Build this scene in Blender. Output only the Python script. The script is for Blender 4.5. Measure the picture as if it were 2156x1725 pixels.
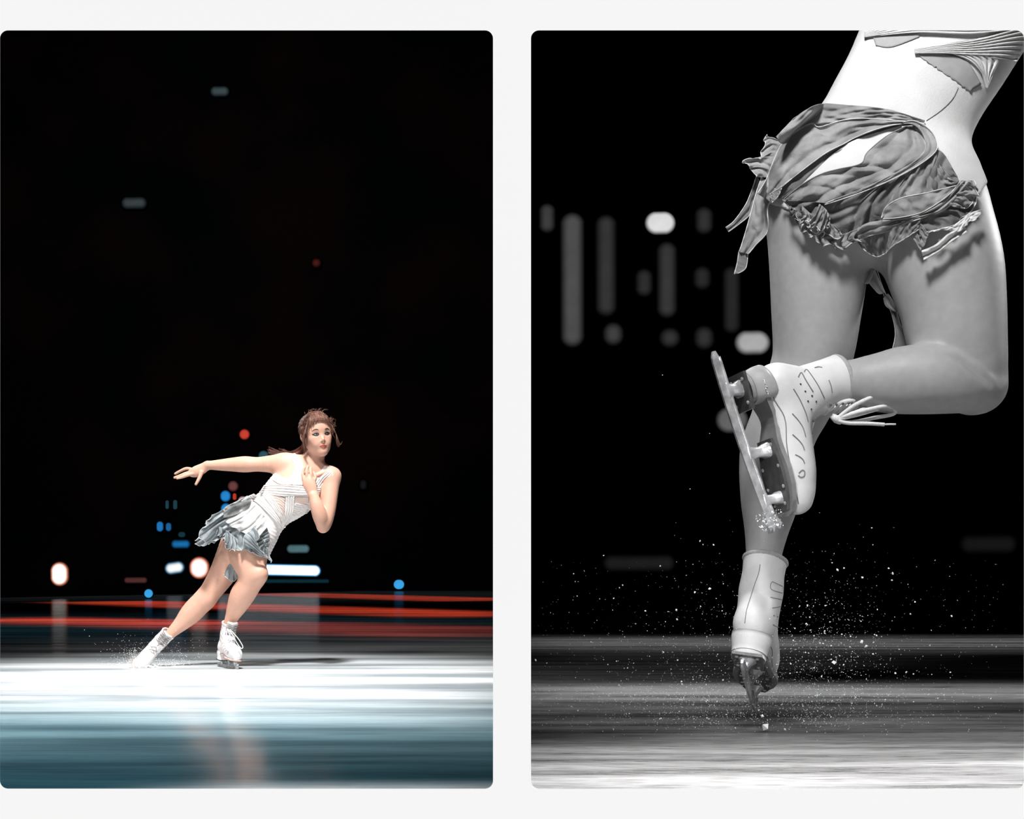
import bpy, math, random
import numpy as np
from mathutils import Vector, Matrix
from mathutils.bvhtree import BVHTree

for _o in list(bpy.data.objects):
    bpy.data.objects.remove(_o)
SC = bpy.context.scene
COL = SC.collection
random.seed(7)
rng = np.random.default_rng(7)

# ------------------------------------------------------------------ camera, world, lights
FOC, CX, HY, CAMZ = 3000.0, 1078.0, 1210.0, 0.53      # focal length in px of a 2156 x 1725 frame, level camera
DL, DR = 8.15, 2.50                                   # distance of the two skaters
ZR = 0.26                                             # height of the ice in the right-hand rink
cam_d = bpy.data.cameras.new('camera')
cam = bpy.data.objects.new('camera', cam_d)
COL.objects.link(cam)
cam.location = (0, 0, CAMZ)
cam.rotation_euler = (math.pi / 2, 0, 0)
cam_d.sensor_fit = 'HORIZONTAL'
cam_d.sensor_width = 36.0
cam_d.lens = 36.0 * FOC / 2156.0
cam_d.shift_y = (HY - 862.5) / 2156.0
cam_d.clip_start = 0.05
cam_d.clip_end = 200
SC.camera = cam
SC.view_settings.view_transform = 'Standard'
SC.view_settings.look = 'None'
SC.view_settings.exposure = 0.0
SC.view_settings.gamma = 1.0
SC.view_settings.use_curve_mapping = False
SC.cycles.use_denoising = True
SC.cycles.max_bounces = 6
SC.cycles.transparent_max_bounces = 12
SC.cycles.sample_clamp_indirect = 4.0

world = bpy.data.worlds.new('world')
SC.world = world
world.use_nodes = True
world.node_tree.nodes['Background'].inputs[0].default_value = (1, 1, 1, 1)
world.node_tree.nodes['Background'].inputs[1].default_value = 1.16


def look(o, tgt):
    d = Vector(tgt) - o.location
    o.rotation_euler = d.to_track_quat('-Z', 'Y').to_euler()


def light(name, kind, loc, tgt, energy, color=(1, 1, 1), **kw):
    d = bpy.data.lights.new(name, kind)
    d.energy = energy
    d.color = color
    for k, v in kw.items():
        setattr(d, k, v)
    o = bpy.data.objects.new(name, d)
    COL.objects.link(o)
    o.location = loc
    look(o, tgt)
    return o


# left rink: one follow spot from the front, teal wash on the near ice, red and teal floor strips far away
light('follow_spot', 'SPOT', (-1.0, 4.2, 8.2), (-1.55, 7.3, 0), 5900, (1.0, .98, .96), spot_size=math.radians(27), spot_blend=.5, shadow_soft_size=.45)
light('rim_lamp', 'SPOT', (-4.4, 11.6, 3.6), (-1.6, 8.1, .9), 260, (1, .97, .95), spot_size=math.radians(26), spot_blend=.5, shadow_soft_size=.1)
light('fill_lamp', 'AREA', (-2.6, 3.2, 5.2), (-1.5, 8.1, .9), 9, (1, .95, .93), shape='RECTANGLE', size=1.6, size_y=1.6, spread=math.radians(40))


light('backdrop_fill', 'AREA', (-8, 32, 13), (-8, 46, 6), 70, (.8, .95, 1), shape='RECTANGLE', size=10, size_y=4)  # weak light added to lift the black backdrop a little


def beam(name, pa, ya, pb, yb, depth, e, col, z=4.0, sp=22):
    """long narrow floor light hung over the line between two floor points given in px"""
    def fl(px, py):
        y = CAMZ * FOC / (py - HY); return Vector(((px - CX) * y / FOC, y, z))
    a, b = fl(pa, ya), fl(pb, yb)
    o = light(name, 'AREA', (a + b) / 2, (a + b) / 2 - Vector((0, 0, 1)), e * (b - a).length * depth, col, shape='RECTANGLE', size=(b - a).length, size_y=depth, spread=math.radians(sp))
    o.rotation_euler = (0, 0, math.atan2(b.y - a.y, b.x - a.x))
    return o


RC = (1.0, .085, .035)
beam('red_floor_beam', 215, 1267, 1060, 1297, 2.2, 2.7, RC)
beam('red_floor_beam', -30, 1304, 455, 1315, 1.7, 3.2, RC)
beam('red_floor_beam', 470, 1315, 1060, 1334, 2.2, 1.1, RC)
beam('red_floor_beam', 560, 1250, 1060, 1265, 3.0, 1.9, RC)
light('teal_wash', 'AREA', (-1.7, 4.3, 5.0), (-1.7, 4.3, 0), 9, (.16, .62, .80), shape='RECTANGLE', size=3.2, size_y=1.6, spread=math.radians(60))
light('pool_fill', 'AREA', (-1.75, 7.15, 7.0), (-1.75, 7.15, 0), 20, (.97, 1, 1), shape='RECTANGLE', size=3.2, size_y=1.5, spread=math.radians(16))  # added to whiten the pool and weaken the skater's shadow
light('pale_wash', 'AREA', (-1.9, 5.15, 5.0), (-1.9, 5.15, 0), 17, (.62, .92, 1), shape='RECTANGLE', size=3.6, size_y=.8, spread=math.radians(30))
light('far_teal_wash', 'AREA', (-4.2, 15, 6.0), (-4.2, 15, 0), 8, (.2, .62, .8), shape='RECTANGLE', size=7.6, size_y=5, spread=math.radians(70))
# right rink: hard white light from the front left, pool on the near ice, two floor strips behind
light('front_key', 'SPOT', (.25, 1.5, 2.0), (.66, 2.5, .95), 112, spot_size=math.radians(54), spot_blend=.3, shadow_soft_size=.13)
light('rear_key', 'SPOT', (2.6, 3.4, 1.9), (.62, 2.5, .7), 120, spot_size=math.radians(34), spot_blend=.4, shadow_soft_size=.08)
light('side_key', 'SPOT', (.06, 3.1, 1.6), (.62, 2.5, .7), 55, spot_size=math.radians(44), spot_blend=.4, shadow_soft_size=.2)
light('boot_fill', 'SPOT', (.10, 1.5, .80), (.46, 2.55, .46), 22, spot_size=math.radians(30), spot_blend=.5, shadow_soft_size=.1)  # extra low spot, added only to brighten the standing boot
light('near_ice_pool', 'AREA', (.7, 1.85, 2.6), (.7, 1.85, ZR), 38, shape='RECTANGLE', size=2.2, size_y=.5, spread=math.radians(18))
light('floor_strip_a', 'AREA', (1.2, 3.25, 3.0), (1.2, 3.25, ZR), 13, shape='RECTANGLE', size=4, size_y=.26, spread=math.radians(14))
light('floor_strip_b', 'AREA', (1.8, 5.6, 3.0), (1.8, 5.6, ZR), 17, shape='RECTANGLE', size=6, size_y=.9, spread=math.radians(22))


# ------------------------------------------------------------------ helpers
def W(px, py, y):
    return np.array([(px - CX) * y / FOC, y, CAMZ + (HY - py) * y / FOC])


def finish(o, label=None, cat=None, group=None, kind=None):
    if label: o['label'] = label
    if cat: o['category'] = cat
    if group: o['group'] = group
    if kind: o['kind'] = kind
    return o


def empty(name, loc=(0, 0, 0)):
    o = bpy.data.objects.new(name, None)
    COL.objects.link(o)
    o.location = loc
    o.empty_display_size = .05
    return o


def child(o, p):
    if p is not None:
        o.parent = p
        o.matrix_parent_inverse = Matrix.Translation(-p.location)
    return o


def mesh_obj(name, verts, faces, mat, parent=None, smooth=True, mats=None, fmat=None):
    me = bpy.data.meshes.new(name)
    verts = np.asarray(verts, dtype=np.float32)
    if isinstance(faces, np.ndarray) and faces.ndim == 2:
        n, k = faces.shape
        me.vertices.add(len(verts))
        me.vertices.foreach_set('co', verts.ravel())
        me.loops.add(n * k)
        me.loops.foreach_set('vertex_index', faces.astype(np.int32).ravel())
        me.polygons.add(n)
        me.polygons.foreach_set('loop_start', np.arange(0, n * k, k, dtype=np.int32))
        me.update(calc_edges=True)
    else:
        me.from_pydata([tuple(map(float, v)) for v in verts], [], [tuple(int(i) for i in f) for f in faces])
    me.validate()
    for m in (mats or [mat]):
        me.materials.append(m)
    if fmat is not None:
        me.polygons.foreach_set('material_index', np.asarray(fmat, dtype=np.int32))
    me.polygons.foreach_set('use_smooth', [smooth] * len(me.polygons))
    me.update()
    o = bpy.data.objects.new(name, me)
    COL.objects.link(o)
    return child(o, parent)


def bvh_of(o):
    me = o.data
    return BVHTree.FromPolygons([v.co[:] for v in me.vertices], [p.vertices[:] for p in me.polygons])


class MB:
    """collects shapes into one mesh"""
    def __init__(s):
        s.v, s.f = [], []

    def add(s, v, f):
        b = len(s.v)
        s.v += [tuple(map(float, p)) for p in v]
        s.f += [tuple(i + b for i in q) for q in f]

    def box(s, lo, hi, M=None):
        v = [Vector((x, y, z)) for x in (lo[0], hi[0]) for y in (lo[1], hi[1]) for z in (lo[2], hi[2])]
        if M is not None: v = [M @ p for p in v]
        s.add(v, [(0, 1, 3, 2), (4, 6, 7, 5), (0, 4, 5, 1), (2, 3, 7, 6), (0, 2, 6, 4), (1, 5, 7, 3)])

    def tube(s, pts, r, n=6, flat=None, cap=True):
        P = [Vector(p) for p in pts]
        rs = r if hasattr(r, '__len__') else [r] * len(P)
        up = Vector((.123, .31, .94)).normalized()
        rings = []
        for i, p in enumerate(P):
            t = (P[min(i + 1, len(P) - 1)] - P[max(i - 1, 0)])
            if t.length < 1e-9: t = Vector((0, 0, 1))
            t.normalize()
            a = up - t * up.dot(t)
            if a.length < 1e-3: a = Vector((1, 0, 0)) - t * t.x
            a.normalize(); up = a
            b = t.cross(a)
            fa, fb = (1, 1) if flat is None else flat
            rings.append([p + (a * math.cos(q) * fa + b * math.sin(q) * fb) * rs[i] for q in [2 * math.pi * k / n for k in range(n)]])
        v = [q for g in rings for q in g]
        f = []
        for i in range(len(P) - 1):
            for k in range(n):
                f.append((i * n + k, i * n + (k + 1) % n, (i + 1) * n + (k + 1) % n, (i + 1) * n + k))
        if cap:
            f.append(tuple(range(n))[::-1])
            f.append(tuple((len(P) - 1) * n + k for k in range(n)))
        s.add(v, f)

    def prism(s, poly, y0, y1, M=None):
        """poly in (x, z), extruded along y"""
        n = len(poly)
        v = [Vector((p[0], y0, p[1])) for p in poly] + [Vector((p[0], y1, p[1])) for p in poly]
        if M is not None: v = [M @ p for p in v]
        s.add(v, [tuple(range(n)), tuple(range(n, 2 * n))[::-1]] + [(i, i + n, (i + 1) % n + n, (i + 1) % n) for i in range(n)])

    def build(s, name, mat, parent=None, smooth=False):
        return mesh_obj(name, s.v, s.f, mat, parent, smooth)


def cr(pts, per=6, closed=False):
    """Catmull-Rom through points (any dimension)"""
    P = np.asarray(pts, dtype=float)
    n = len(P)
    if n < 3:
        t = np.linspace(0, 1, per * (n - 1) + 1)[:, None]
        return P[0] * (1 - t) + P[-1] * t
    out = []
    for i in range(n if closed else n - 1):
        if closed:
            a, b, c, d = P[(i - 1) % n], P[i], P[(i + 1) % n], P[(i + 2) % n]
        else:
            a, b, c, d = P[max(i - 1, 0)], P[i], P[i + 1], P[min(i + 2, n - 1)]
        for t in np.arange(per) / per:
            out.append(.5 * ((2 * b) + (c - a) * t + (2 * a - 5 * b + 4 * c - d) * t * t + (3 * b - a - 3 * c + d) * t ** 3))
    if not closed: out.append(P[-1])
    return np.array(out)


def resample(P, n):
    P = np.asarray(P, float)
    L = np.r_[0, np.cumsum(np.linalg.norm(np.diff(P, axis=0), axis=1))]
    t = np.linspace(0, L[-1], n)
    return np.stack([np.interp(t, L, P[:, k]) for k in range(P.shape[1])], 1)


# ---- signed distance grids meshed with surface nets
class Field:
    def __init__(s, lo, hi, h):
        s.lo = np.array(lo, float); s.h = h
        s.n = np.ceil((np.array(hi) - s.lo) / h).astype(int) + 1
        s.g = np.full(s.n, .5, np.float32)
        s.ax = [(s.lo[i] + h * np.arange(s.n[i])).astype(np.float32) for i in range(3)]

    def chain(s, pts, k=.02, flat=1.0, axis=(0, 1, 0), per=5, sub=False, lim=.06, raw=False):
        """pts rows x y z r; radius along `axis` is r * flat"""
        P = np.asarray(pts, float)
        if not raw and len(P) > 1: P = cr(P, per)
        if len(P) == 1: P = np.r_[P, P + 1e-6]
        m = P[:, 3].max() * max(1, flat) + lim
        lo = np.clip(((P[:, :3].min(0) - m - s.lo) / s.h).astype(int), 0, s.n)
        hi = np.clip(((P[:, :3].max(0) + m - s.lo) / s.h).astype(int) + 2, 0, s.n)
        if (hi <= lo).any(): return
        X, Y, Z = np.meshgrid(s.ax[0][lo[0]:hi[0]], s.ax[1][lo[1]:hi[1]], s.ax[2][lo[2]:hi[2]], indexing='ij', sparse=True)
        ax = np.array(axis, float); ax /= np.linalg.norm(ax)
        q = 1 / flat - 1
        d = None
        for a, b in zip(P[:-1], P[1:]):
            e = (b - a)[:3]; L = float(e @ e) + 1e-12
            ux, uy, uz = X - a[0], Y - a[1], Z - a[2]
            t = np.clip((ux * e[0] + uy * e[1] + uz * e[2]) / L, 0, 1)
            ux = ux - t * e[0]; uy = uy - t * e[1]; uz = uz - t * e[2]
            if abs(q) > 1e-6:
                c = (ux * ax[0] + uy * ax[1] + uz * ax[2]) * q
                ux = ux + c * ax[0]; uy = uy + c * ax[1]; uz = uz + c * ax[2]
            dd = np.sqrt(ux * ux + uy * uy + uz * uz) - (a[3] + t * (b[3] - a[3]))
            d = dd if d is None else np.minimum(d, dd)
        v = s.g[lo[0]:hi[0], lo[1]:hi[1], lo[2]:hi[2]]
        if sub:
            d = -d
            h = np.clip(k - np.abs(v - d), 0, None) / k
            v[:] = np.maximum(v, d) + h * h * k * .25
        else:
            h = np.clip(k - np.abs(v - d), 0, None) / k
            v[:] = np.minimum(v, d) - h * h * k * .25

    def grids(s):
        return np.meshgrid(*s.ax, indexing='ij', sparse=True)

    def mesh(s, smooth=4):
        g = s.g; h = s.h
        S = g < 0
        c = [S[i:S.shape[0] - 1 + i, j:S.shape[1] - 1 + j, k:S.shape[2] - 1 + k] for i in (0, 1) for j in (0, 1) for k in (0, 1)]
        anyc = c[0].copy(); allc = c[0].copy()
        for q in c[1:]: anyc |= q; allc &= q
        cells = np.argwhere(anyc & ~allc)
        idx = np.full(anyc.shape, -1, np.int32)
        idx[tuple(cells.T)] = np.arange(len(cells))
        acc = np.zeros((len(cells), 3)); cnt = np.zeros(len(cells))
        cor = [(i, j, k) for i in (0, 1) for j in (0, 1) for k in (0, 1)]
        vals = {q: g[cells[:, 0] + q[0], cells[:, 1] + q[1], cells[:, 2] + q[2]].astype(float) for q in cor}
        for a in cor:
            for d in range(3):
                if a[d]: continue
                b = list(a); b[d] = 1; b = tuple(b)
                m = (vals[a] < 0) != (vals[b] < 0)
                t = np.where(m, vals[a] / np.where(m, vals[a] - vals[b], 1), 0)
                p = np.array(a, float)[None] + t[:, None] * (np.array(b) - np.array(a))[None]
                acc += p * m[:, None]; cnt += m
        V = s.lo + h * (cells + acc / cnt[:, None])
        F = []
        for d in range(3):
            e = [(1, 2), (2, 0), (0, 1)][d]
            A = S[tuple(slice(0, -1) if i == d else slice(1, -1) for i in range(3))]
            B = S[tuple(slice(1, None) if i == d else slice(1, -1) for i in range(3))]
            for flip, m in ((False, A & ~B), (True, B & ~A)):
                q = np.argwhere(m)
                for i in e: q[:, i] += 1
                o1 = np.zeros(3, int); o1[e[0]] = 1
                o2 = np.zeros(3, int); o2[e[1]] = 1
                quad = np.stack([idx[tuple((q - o1 - o2).T)], idx[tuple((q - o2).T)], idx[tuple(q.T)], idx[tuple((q - o1).T)]], 1)
                F.append(quad[:, ::-1] if flip else quad)
        F = np.concatenate(F)
        F = F[(F >= 0).all(1)]
        e = np.concatenate([F[:, [0, 1]], F[:, [1, 2]], F[:, [2, 3]], F[:, [3, 0]]])
        cnt = np.bincount(e[:, 0], minlength=len(V)) + np.bincount(e[:, 1], minlength=len(V))
        for it in range(smooth):
            for lam in (.5, -.53):
                a = np.stack([np.bincount(e[:, 0], V[e[:, 1], k], len(V)) + np.bincount(e[:, 1], V[e[:, 0], k], len(V)) for k in range(3)], 1)
                V = V + lam * (a / np.maximum(cnt, 1)[:, None] - V)
        return V, F


def poly_sd(U, V, poly):
    """signed distance of grids U, V to a 2D polygon, negative inside"""
    U, V = np.broadcast_arrays(U, V)
    d = np.full(U.shape, 1e9, np.float32); ins = np.zeros(U.shape, bool)
    n = len(poly)
    for i in range(n):
        ax, ay = poly[i]; bx, by = poly[(i + 1) % n]
        ex, ey = bx - ax, by - ay
        wx, wy = U - ax, V - ay
        t = np.clip((wx * ex + wy * ey) / (ex * ex + ey * ey + 1e-9), 0, 1)
        d = np.minimum(d, (wx - t * ex) ** 2 + (wy - t * ey) ** 2)
        if ay != by:
            c = ((ay > V) != (by > V)) & (U < ex * (V - ay) / (by - ay) + ax)
            ins ^= c
    return np.where(ins, -1, 1) * np.sqrt(d)


# ---- materials
def mat(name, col, rough=.5, metal=0., spec=.5, noise=0., nscale=40., bump=0., bscale=200., sss=0., sheen=0., stretch=(1, 1, 1), col2=None, coat=0):
    m = bpy.data.materials.new(name); m.use_nodes = True
    nt = m.node_tree; b = nt.nodes['Principled BSDF']
    b.inputs['Base Color'].default_value = (*col, 1)
    b.inputs['Roughness'].default_value = rough
    b.inputs['Metallic'].default_value = metal
    b.inputs['Specular IOR Level'].default_value = spec
    b.inputs['Coat Weight'].default_value = coat
    if sss:
        b.inputs['Subsurface Weight'].default_value = sss
        b.inputs['Subsurface Radius'].default_value = (.012, .005, .003)
        b.inputs['Subsurface Scale'].default_value = 1
    if sheen: b.inputs['Sheen Weight'].default_value = sheen
    tc = nt.nodes.new('ShaderNodeTexCoord'); mp = nt.nodes.new('ShaderNodeMapping')
    mp.inputs['Scale'].default_value = stretch
    nt.links.new(tc.outputs['Object'], mp.inputs[0])
    nz = nt.nodes.new('ShaderNodeTexNoise'); nz.inputs['Scale'].default_value = nscale; nz.inputs['Detail'].default_value = 4
    nt.links.new(mp.outputs[0], nz.inputs['Vector'])
    mx = nt.nodes.new('ShaderNodeMix'); mx.data_type = 'RGBA'
    c2 = col2 or tuple(max(0, c * (1 - (noise or .06))) for c in col)
    mx.inputs['A'].default_value = (*col, 1); mx.inputs['B'].default_value = (*c2, 1)
    rp = nt.nodes.new('ShaderNodeMapRange'); rp.inputs[1].default_value = .35; rp.inputs[2].default_value = .65
    nt.links.new(nz.outputs[0], rp.inputs[0]); nt.links.new(rp.outputs[0], mx.inputs['Factor'])
    nt.links.new(mx.outputs['Result'], b.inputs['Base Color'])
    if bump:
        n2 = nt.nodes.new('ShaderNodeTexNoise'); n2.inputs['Scale'].default_value = bscale; n2.inputs['Detail'].default_value = 3
        nt.links.new(mp.outputs[0], n2.inputs['Vector'])
        bp = nt.nodes.new('ShaderNodeBump'); bp.inputs['Strength'].default_value = bump; bp.inputs['Distance'].default_value = .002
        nt.links.new(n2.outputs[0], bp.inputs['Height']); nt.links.new(bp.outputs[0], b.inputs['Normal'])
    return m


def chiffon(name, col, transp=.12, transl=.35, bscale=260):
    m = bpy.data.materials.new(name); m.use_nodes = True
    nt = m.node_tree; N = nt.nodes
    N.remove(N['Principled BSDF']); out = N['Material Output']
    tc = N.new('ShaderNodeTexCoord')
    nz = N.new('ShaderNodeTexNoise'); nz.inputs['Scale'].default_value = 22; nz.inputs['Detail'].default_value = 4
    nt.links.new(tc.outputs['Object'], nz.inputs['Vector'])
    mx = N.new('ShaderNodeMix'); mx.data_type = 'RGBA'
    mx.inputs['A'].default_value = (*[c * .72 for c in col], 1); mx.inputs['B'].default_value = (*[min(1, c * 1.22) for c in col], 1)
    rp = N.new('ShaderNodeMapRange'); rp.inputs[1].default_value = .35; rp.inputs[2].default_value = .65
    nt.links.new(nz.outputs[0], rp.inputs[0]); nt.links.new(rp.outputs[0], mx.inputs['Factor'])
    d = N.new('ShaderNodeBsdfDiffuse'); t = N.new('ShaderNodeBsdfTranslucent'); tr = N.new('ShaderNodeBsdfTransparent')
    nt.links.new(mx.outputs['Result'], d.inputs[0]); nt.links.new(mx.outputs['Result'], t.inputs[0])
    n2 = N.new('ShaderNodeTexNoise'); n2.inputs['Scale'].default_value = bscale * .12; n2.inputs['Detail'].default_value = 5; n2.inputs['Distortion'].default_value = 1.2
    nt.links.new(tc.outputs['Object'], n2.inputs['Vector'])
    bp = N.new('ShaderNodeBump'); bp.inputs['Strength'].default_value = .55; bp.inputs['Distance'].default_value = .004
    nt.links.new(n2.outputs[0], bp.inputs['Height']); nt.links.new(bp.outputs[0], d.inputs['Normal'])
    m1 = N.new('ShaderNodeMixShader'); m1.inputs[0].default_value = transl
    m2 = N.new('ShaderNodeMixShader'); m2.inputs[0].default_value = transp
    nt.links.new(d.outputs[0], m1.inputs[1]); nt.links.new(t.outputs[0], m1.inputs[2])
    nt.links.new(m1.outputs[0], m2.inputs[1]); nt.links.new(tr.outputs[0], m2.inputs[2])
    nt.links.new(m2.outputs[0], out.inputs[0])
    return m


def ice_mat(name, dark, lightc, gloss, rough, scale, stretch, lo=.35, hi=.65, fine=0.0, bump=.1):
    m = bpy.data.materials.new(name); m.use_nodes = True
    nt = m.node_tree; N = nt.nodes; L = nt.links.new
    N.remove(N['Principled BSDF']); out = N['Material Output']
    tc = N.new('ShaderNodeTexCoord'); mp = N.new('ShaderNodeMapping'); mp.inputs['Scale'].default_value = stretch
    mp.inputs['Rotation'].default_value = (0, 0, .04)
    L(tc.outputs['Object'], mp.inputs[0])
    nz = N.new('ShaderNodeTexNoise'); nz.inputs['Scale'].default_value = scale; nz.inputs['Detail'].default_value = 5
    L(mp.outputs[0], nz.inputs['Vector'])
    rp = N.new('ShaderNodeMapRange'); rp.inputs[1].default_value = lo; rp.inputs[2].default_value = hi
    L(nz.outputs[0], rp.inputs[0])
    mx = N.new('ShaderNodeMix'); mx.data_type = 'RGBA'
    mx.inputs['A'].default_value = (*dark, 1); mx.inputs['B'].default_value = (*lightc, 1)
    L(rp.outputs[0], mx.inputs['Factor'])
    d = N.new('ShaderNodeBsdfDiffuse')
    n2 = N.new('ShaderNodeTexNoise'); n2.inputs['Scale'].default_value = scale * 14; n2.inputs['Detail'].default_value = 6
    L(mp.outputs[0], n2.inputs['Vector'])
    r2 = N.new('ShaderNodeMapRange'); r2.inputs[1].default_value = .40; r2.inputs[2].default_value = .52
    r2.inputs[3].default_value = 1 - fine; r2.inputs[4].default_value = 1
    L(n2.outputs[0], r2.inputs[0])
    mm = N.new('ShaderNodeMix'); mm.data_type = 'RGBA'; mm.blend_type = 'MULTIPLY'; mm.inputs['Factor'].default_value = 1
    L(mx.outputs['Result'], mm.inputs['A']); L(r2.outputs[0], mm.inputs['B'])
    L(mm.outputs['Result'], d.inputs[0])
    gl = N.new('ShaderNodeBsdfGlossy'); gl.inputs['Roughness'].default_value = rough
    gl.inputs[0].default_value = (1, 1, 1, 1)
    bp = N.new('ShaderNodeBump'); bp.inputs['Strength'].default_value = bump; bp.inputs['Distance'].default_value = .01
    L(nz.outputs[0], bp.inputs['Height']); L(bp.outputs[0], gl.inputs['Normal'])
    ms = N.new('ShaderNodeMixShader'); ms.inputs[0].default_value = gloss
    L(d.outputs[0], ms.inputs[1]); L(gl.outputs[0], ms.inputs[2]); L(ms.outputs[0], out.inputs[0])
    return m


def glow(name, col, strength, soft=.5, rim=None):
    """lamp lens: emission fades from the middle of the lens to its rim (object space)"""
    m = bpy.data.materials.new(name); m.use_nodes = True
    nt = m.node_tree; N = nt.nodes; L = nt.links.new
    N.remove(N['Principled BSDF']); out = N['Material Output']
    tc = N.new('ShaderNodeTexCoord')
    at = N.new('ShaderNodeAttribute'); at.attribute_name = 'edge'
    rp = N.new('ShaderNodeMapRange'); rp.interpolation_type = 'SMOOTHSTEP'
    rp.inputs[1].default_value = 0; rp.inputs[2].default_value = soft
    L(at.outputs['Fac'], rp.inputs[0])
    nz = N.new('ShaderNodeTexNoise'); nz.inputs['Scale'].default_value = 6
    L(tc.outputs['Object'], nz.inputs['Vector'])
    r3 = N.new('ShaderNodeMapRange'); r3.inputs[3].default_value = .8; r3.inputs[4].default_value = 1.15
    L(nz.outputs[0], r3.inputs[0])
    e = N.new('ShaderNodeEmission')
    mu = N.new('ShaderNodeMath'); mu.operation = 'MULTIPLY'; L(rp.outputs[0], mu.inputs[0]); L(r3.outputs[0], mu.inputs[1])
    m2 = N.new('ShaderNodeMath'); m2.operation = 'MULTIPLY'; L(mu.outputs[0], m2.inputs[0]); m2.inputs[1].default_value = strength
    L(m2.outputs[0], e.inputs[1])
    if rim:
        mx = N.new('ShaderNodeMix'); mx.data_type = 'RGBA'
        mx.inputs['A'].default_value = (*rim, 1); mx.inputs['B'].default_value = (*col, 1)
        rr = N.new('ShaderNodeMapRange'); rr.inputs[1].default_value = .15; rr.inputs[2].default_value = .45
        L(at.outputs['Fac'], rr.inputs[0]); L(rr.outputs[0], mx.inputs['Factor']); L(mx.outputs['Result'], e.inputs[0])
    else:
        e.inputs[0].default_value = (*col, 1)
    L(e.outputs[0], out.inputs[0])
    return m


def lin(r, g, b):
    return tuple(((c / 255) / 12.92 if c / 255 <= .04045 else ((c / 255 + .055) / 1.055) ** 2.4) for c in (r, g, b))


M_page = mat('white_page_margin', (.80, .80, .80), .9, spec=0, noise=.012, nscale=1.2)
M_back = mat('black_backing', (.002, .002, .002), 1, spec=0)
M_black = mat('black_drape', (.010, .022, .022), 1, spec=0, nscale=.35, col2=(.060, .030, .026))
M_black_r = mat('black_drape_grey', (.004, .004, .004), 1, spec=0)
M_housing = mat('lamp_housing', (.004, .004, .004), .8, spec=.1)
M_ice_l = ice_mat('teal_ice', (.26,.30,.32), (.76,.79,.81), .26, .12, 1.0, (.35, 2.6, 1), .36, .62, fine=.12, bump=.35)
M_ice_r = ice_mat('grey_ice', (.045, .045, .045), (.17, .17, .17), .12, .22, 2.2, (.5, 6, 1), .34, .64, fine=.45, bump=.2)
M_skin = mat('skin', lin(220, 171, 150), .48, spec=.35, noise=.05, nscale=30, sss=.05)
M_skin_g = mat('skin_grey', (.36, .36, .36), .5, spec=.35, noise=.08, nscale=60)
M_dress = mat('white_stretch_mesh', lin(245, 240, 238), .75, spec=.15, noise=.06, nscale=25, bump=.2, bscale=400)
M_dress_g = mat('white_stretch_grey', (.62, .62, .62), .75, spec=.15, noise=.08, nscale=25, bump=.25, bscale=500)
M_nude = mat('nude_mesh', lin(232, 208, 198), .7, spec=.15, noise=.06, nscale=20)
M_sheer_g = mat('sheer_mesh_grey', (.33, .33, .33), .7, spec=.15, noise=.1, nscale=60)
M_chif = chiffon('grey_blue_chiffon', lin(176, 184, 188))
M_chif_w = chiffon('white_chiffon', lin(236, 234, 233), .06, .3)
M_chif_g = chiffon('grey_chiffon', (.38, .38, .38), .10, .3, 500)
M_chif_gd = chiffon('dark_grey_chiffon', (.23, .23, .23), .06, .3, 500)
M_hem_g = mat('rolled_hem_grey', (.62, .62, .62), .6, noise=.2, nscale=90)  # rolled hem, paler than the chiffon to paint in the highlighted rim
M_hem = mat('rolled_hem', lin(222, 226, 228), .6, noise=.15, nscale=60)  # hem colour lightened so the cloth edges look highlighted
M_leather = mat('white_leather', lin(244, 242, 242), .45, spec=.4, noise=.05, nscale=25, bump=.12, bscale=300)
M_leather_g = mat('white_leather_grey', (.74, .74, .74), .45, spec=.4, noise=.07, nscale=40, bump=.15, bscale=500)
M_heel_g = mat('heel_grey', (.42, .42, .42), .4, noise=.2, nscale=40)
M_sole_g = mat('sole_edge_grey', (.25, .25, .25), .4, noise=.2, nscale=60)
M_seam_g = mat('seam_grey', (.22, .22, .22), .7)
M_seam = mat('seam', lin(150, 140, 138), .7)
M_orange = mat('orange_sole_edge', lin(225, 130, 95), .6)
M_lace = mat('white_lace', (.82, .82, .82), .8, noise=.15, nscale=300)
M_lace_l = mat('grey_white_lace', lin(150, 146, 146), .8, noise=.15, nscale=300)
M_cuff_g = mat('cuff_grey', (.38, .38, .38), .9, noise=.15, nscale=200)
M_sock = mat('white_lining', (.82, .82, .83), .8)
M_steel = mat('polished_steel', (.78, .78, .80), .28, metal=.45, noise=.5, nscale=45, bump=.5, bscale=120)
M_plate = mat('dark_steel_plate', (.16, .16, .16), .25, metal=.5, noise=.3, nscale=80)
M_dark = mat('dark_hole', (.02, .02, .02), .6)
M_hair = mat('brown_hair', lin(96, 62, 52), .55, spec=.3, noise=.45, nscale=60)
M_hair2 = mat('light_brown_hair', lin(166, 120, 102), .45, spec=.4, noise=.3, nscale=60)
M_lips = mat('lips', lin(205, 105, 88), .4)
M_nost = mat('dark_skin_line', lin(120, 62, 50), .7)
M_brow = mat('brow', lin(70, 40, 34), .7)
M_liner = mat('eyeliner', (.008, .007, .007), .6)
M_eyew = mat('eye_white', (.6, .62, .64), .2)
M_iris = mat('iris', lin(120, 135, 140), .2, noise=.4, nscale=400)
M_snow = mat('ice_crystal', (.92, .94, .95), .4, spec=.6, noise=.05)

# ------------------------------------------------------------------ the setting
WY, WT = 1.4, .012           # wall standing in for the white page margin, holds the two openings


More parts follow.
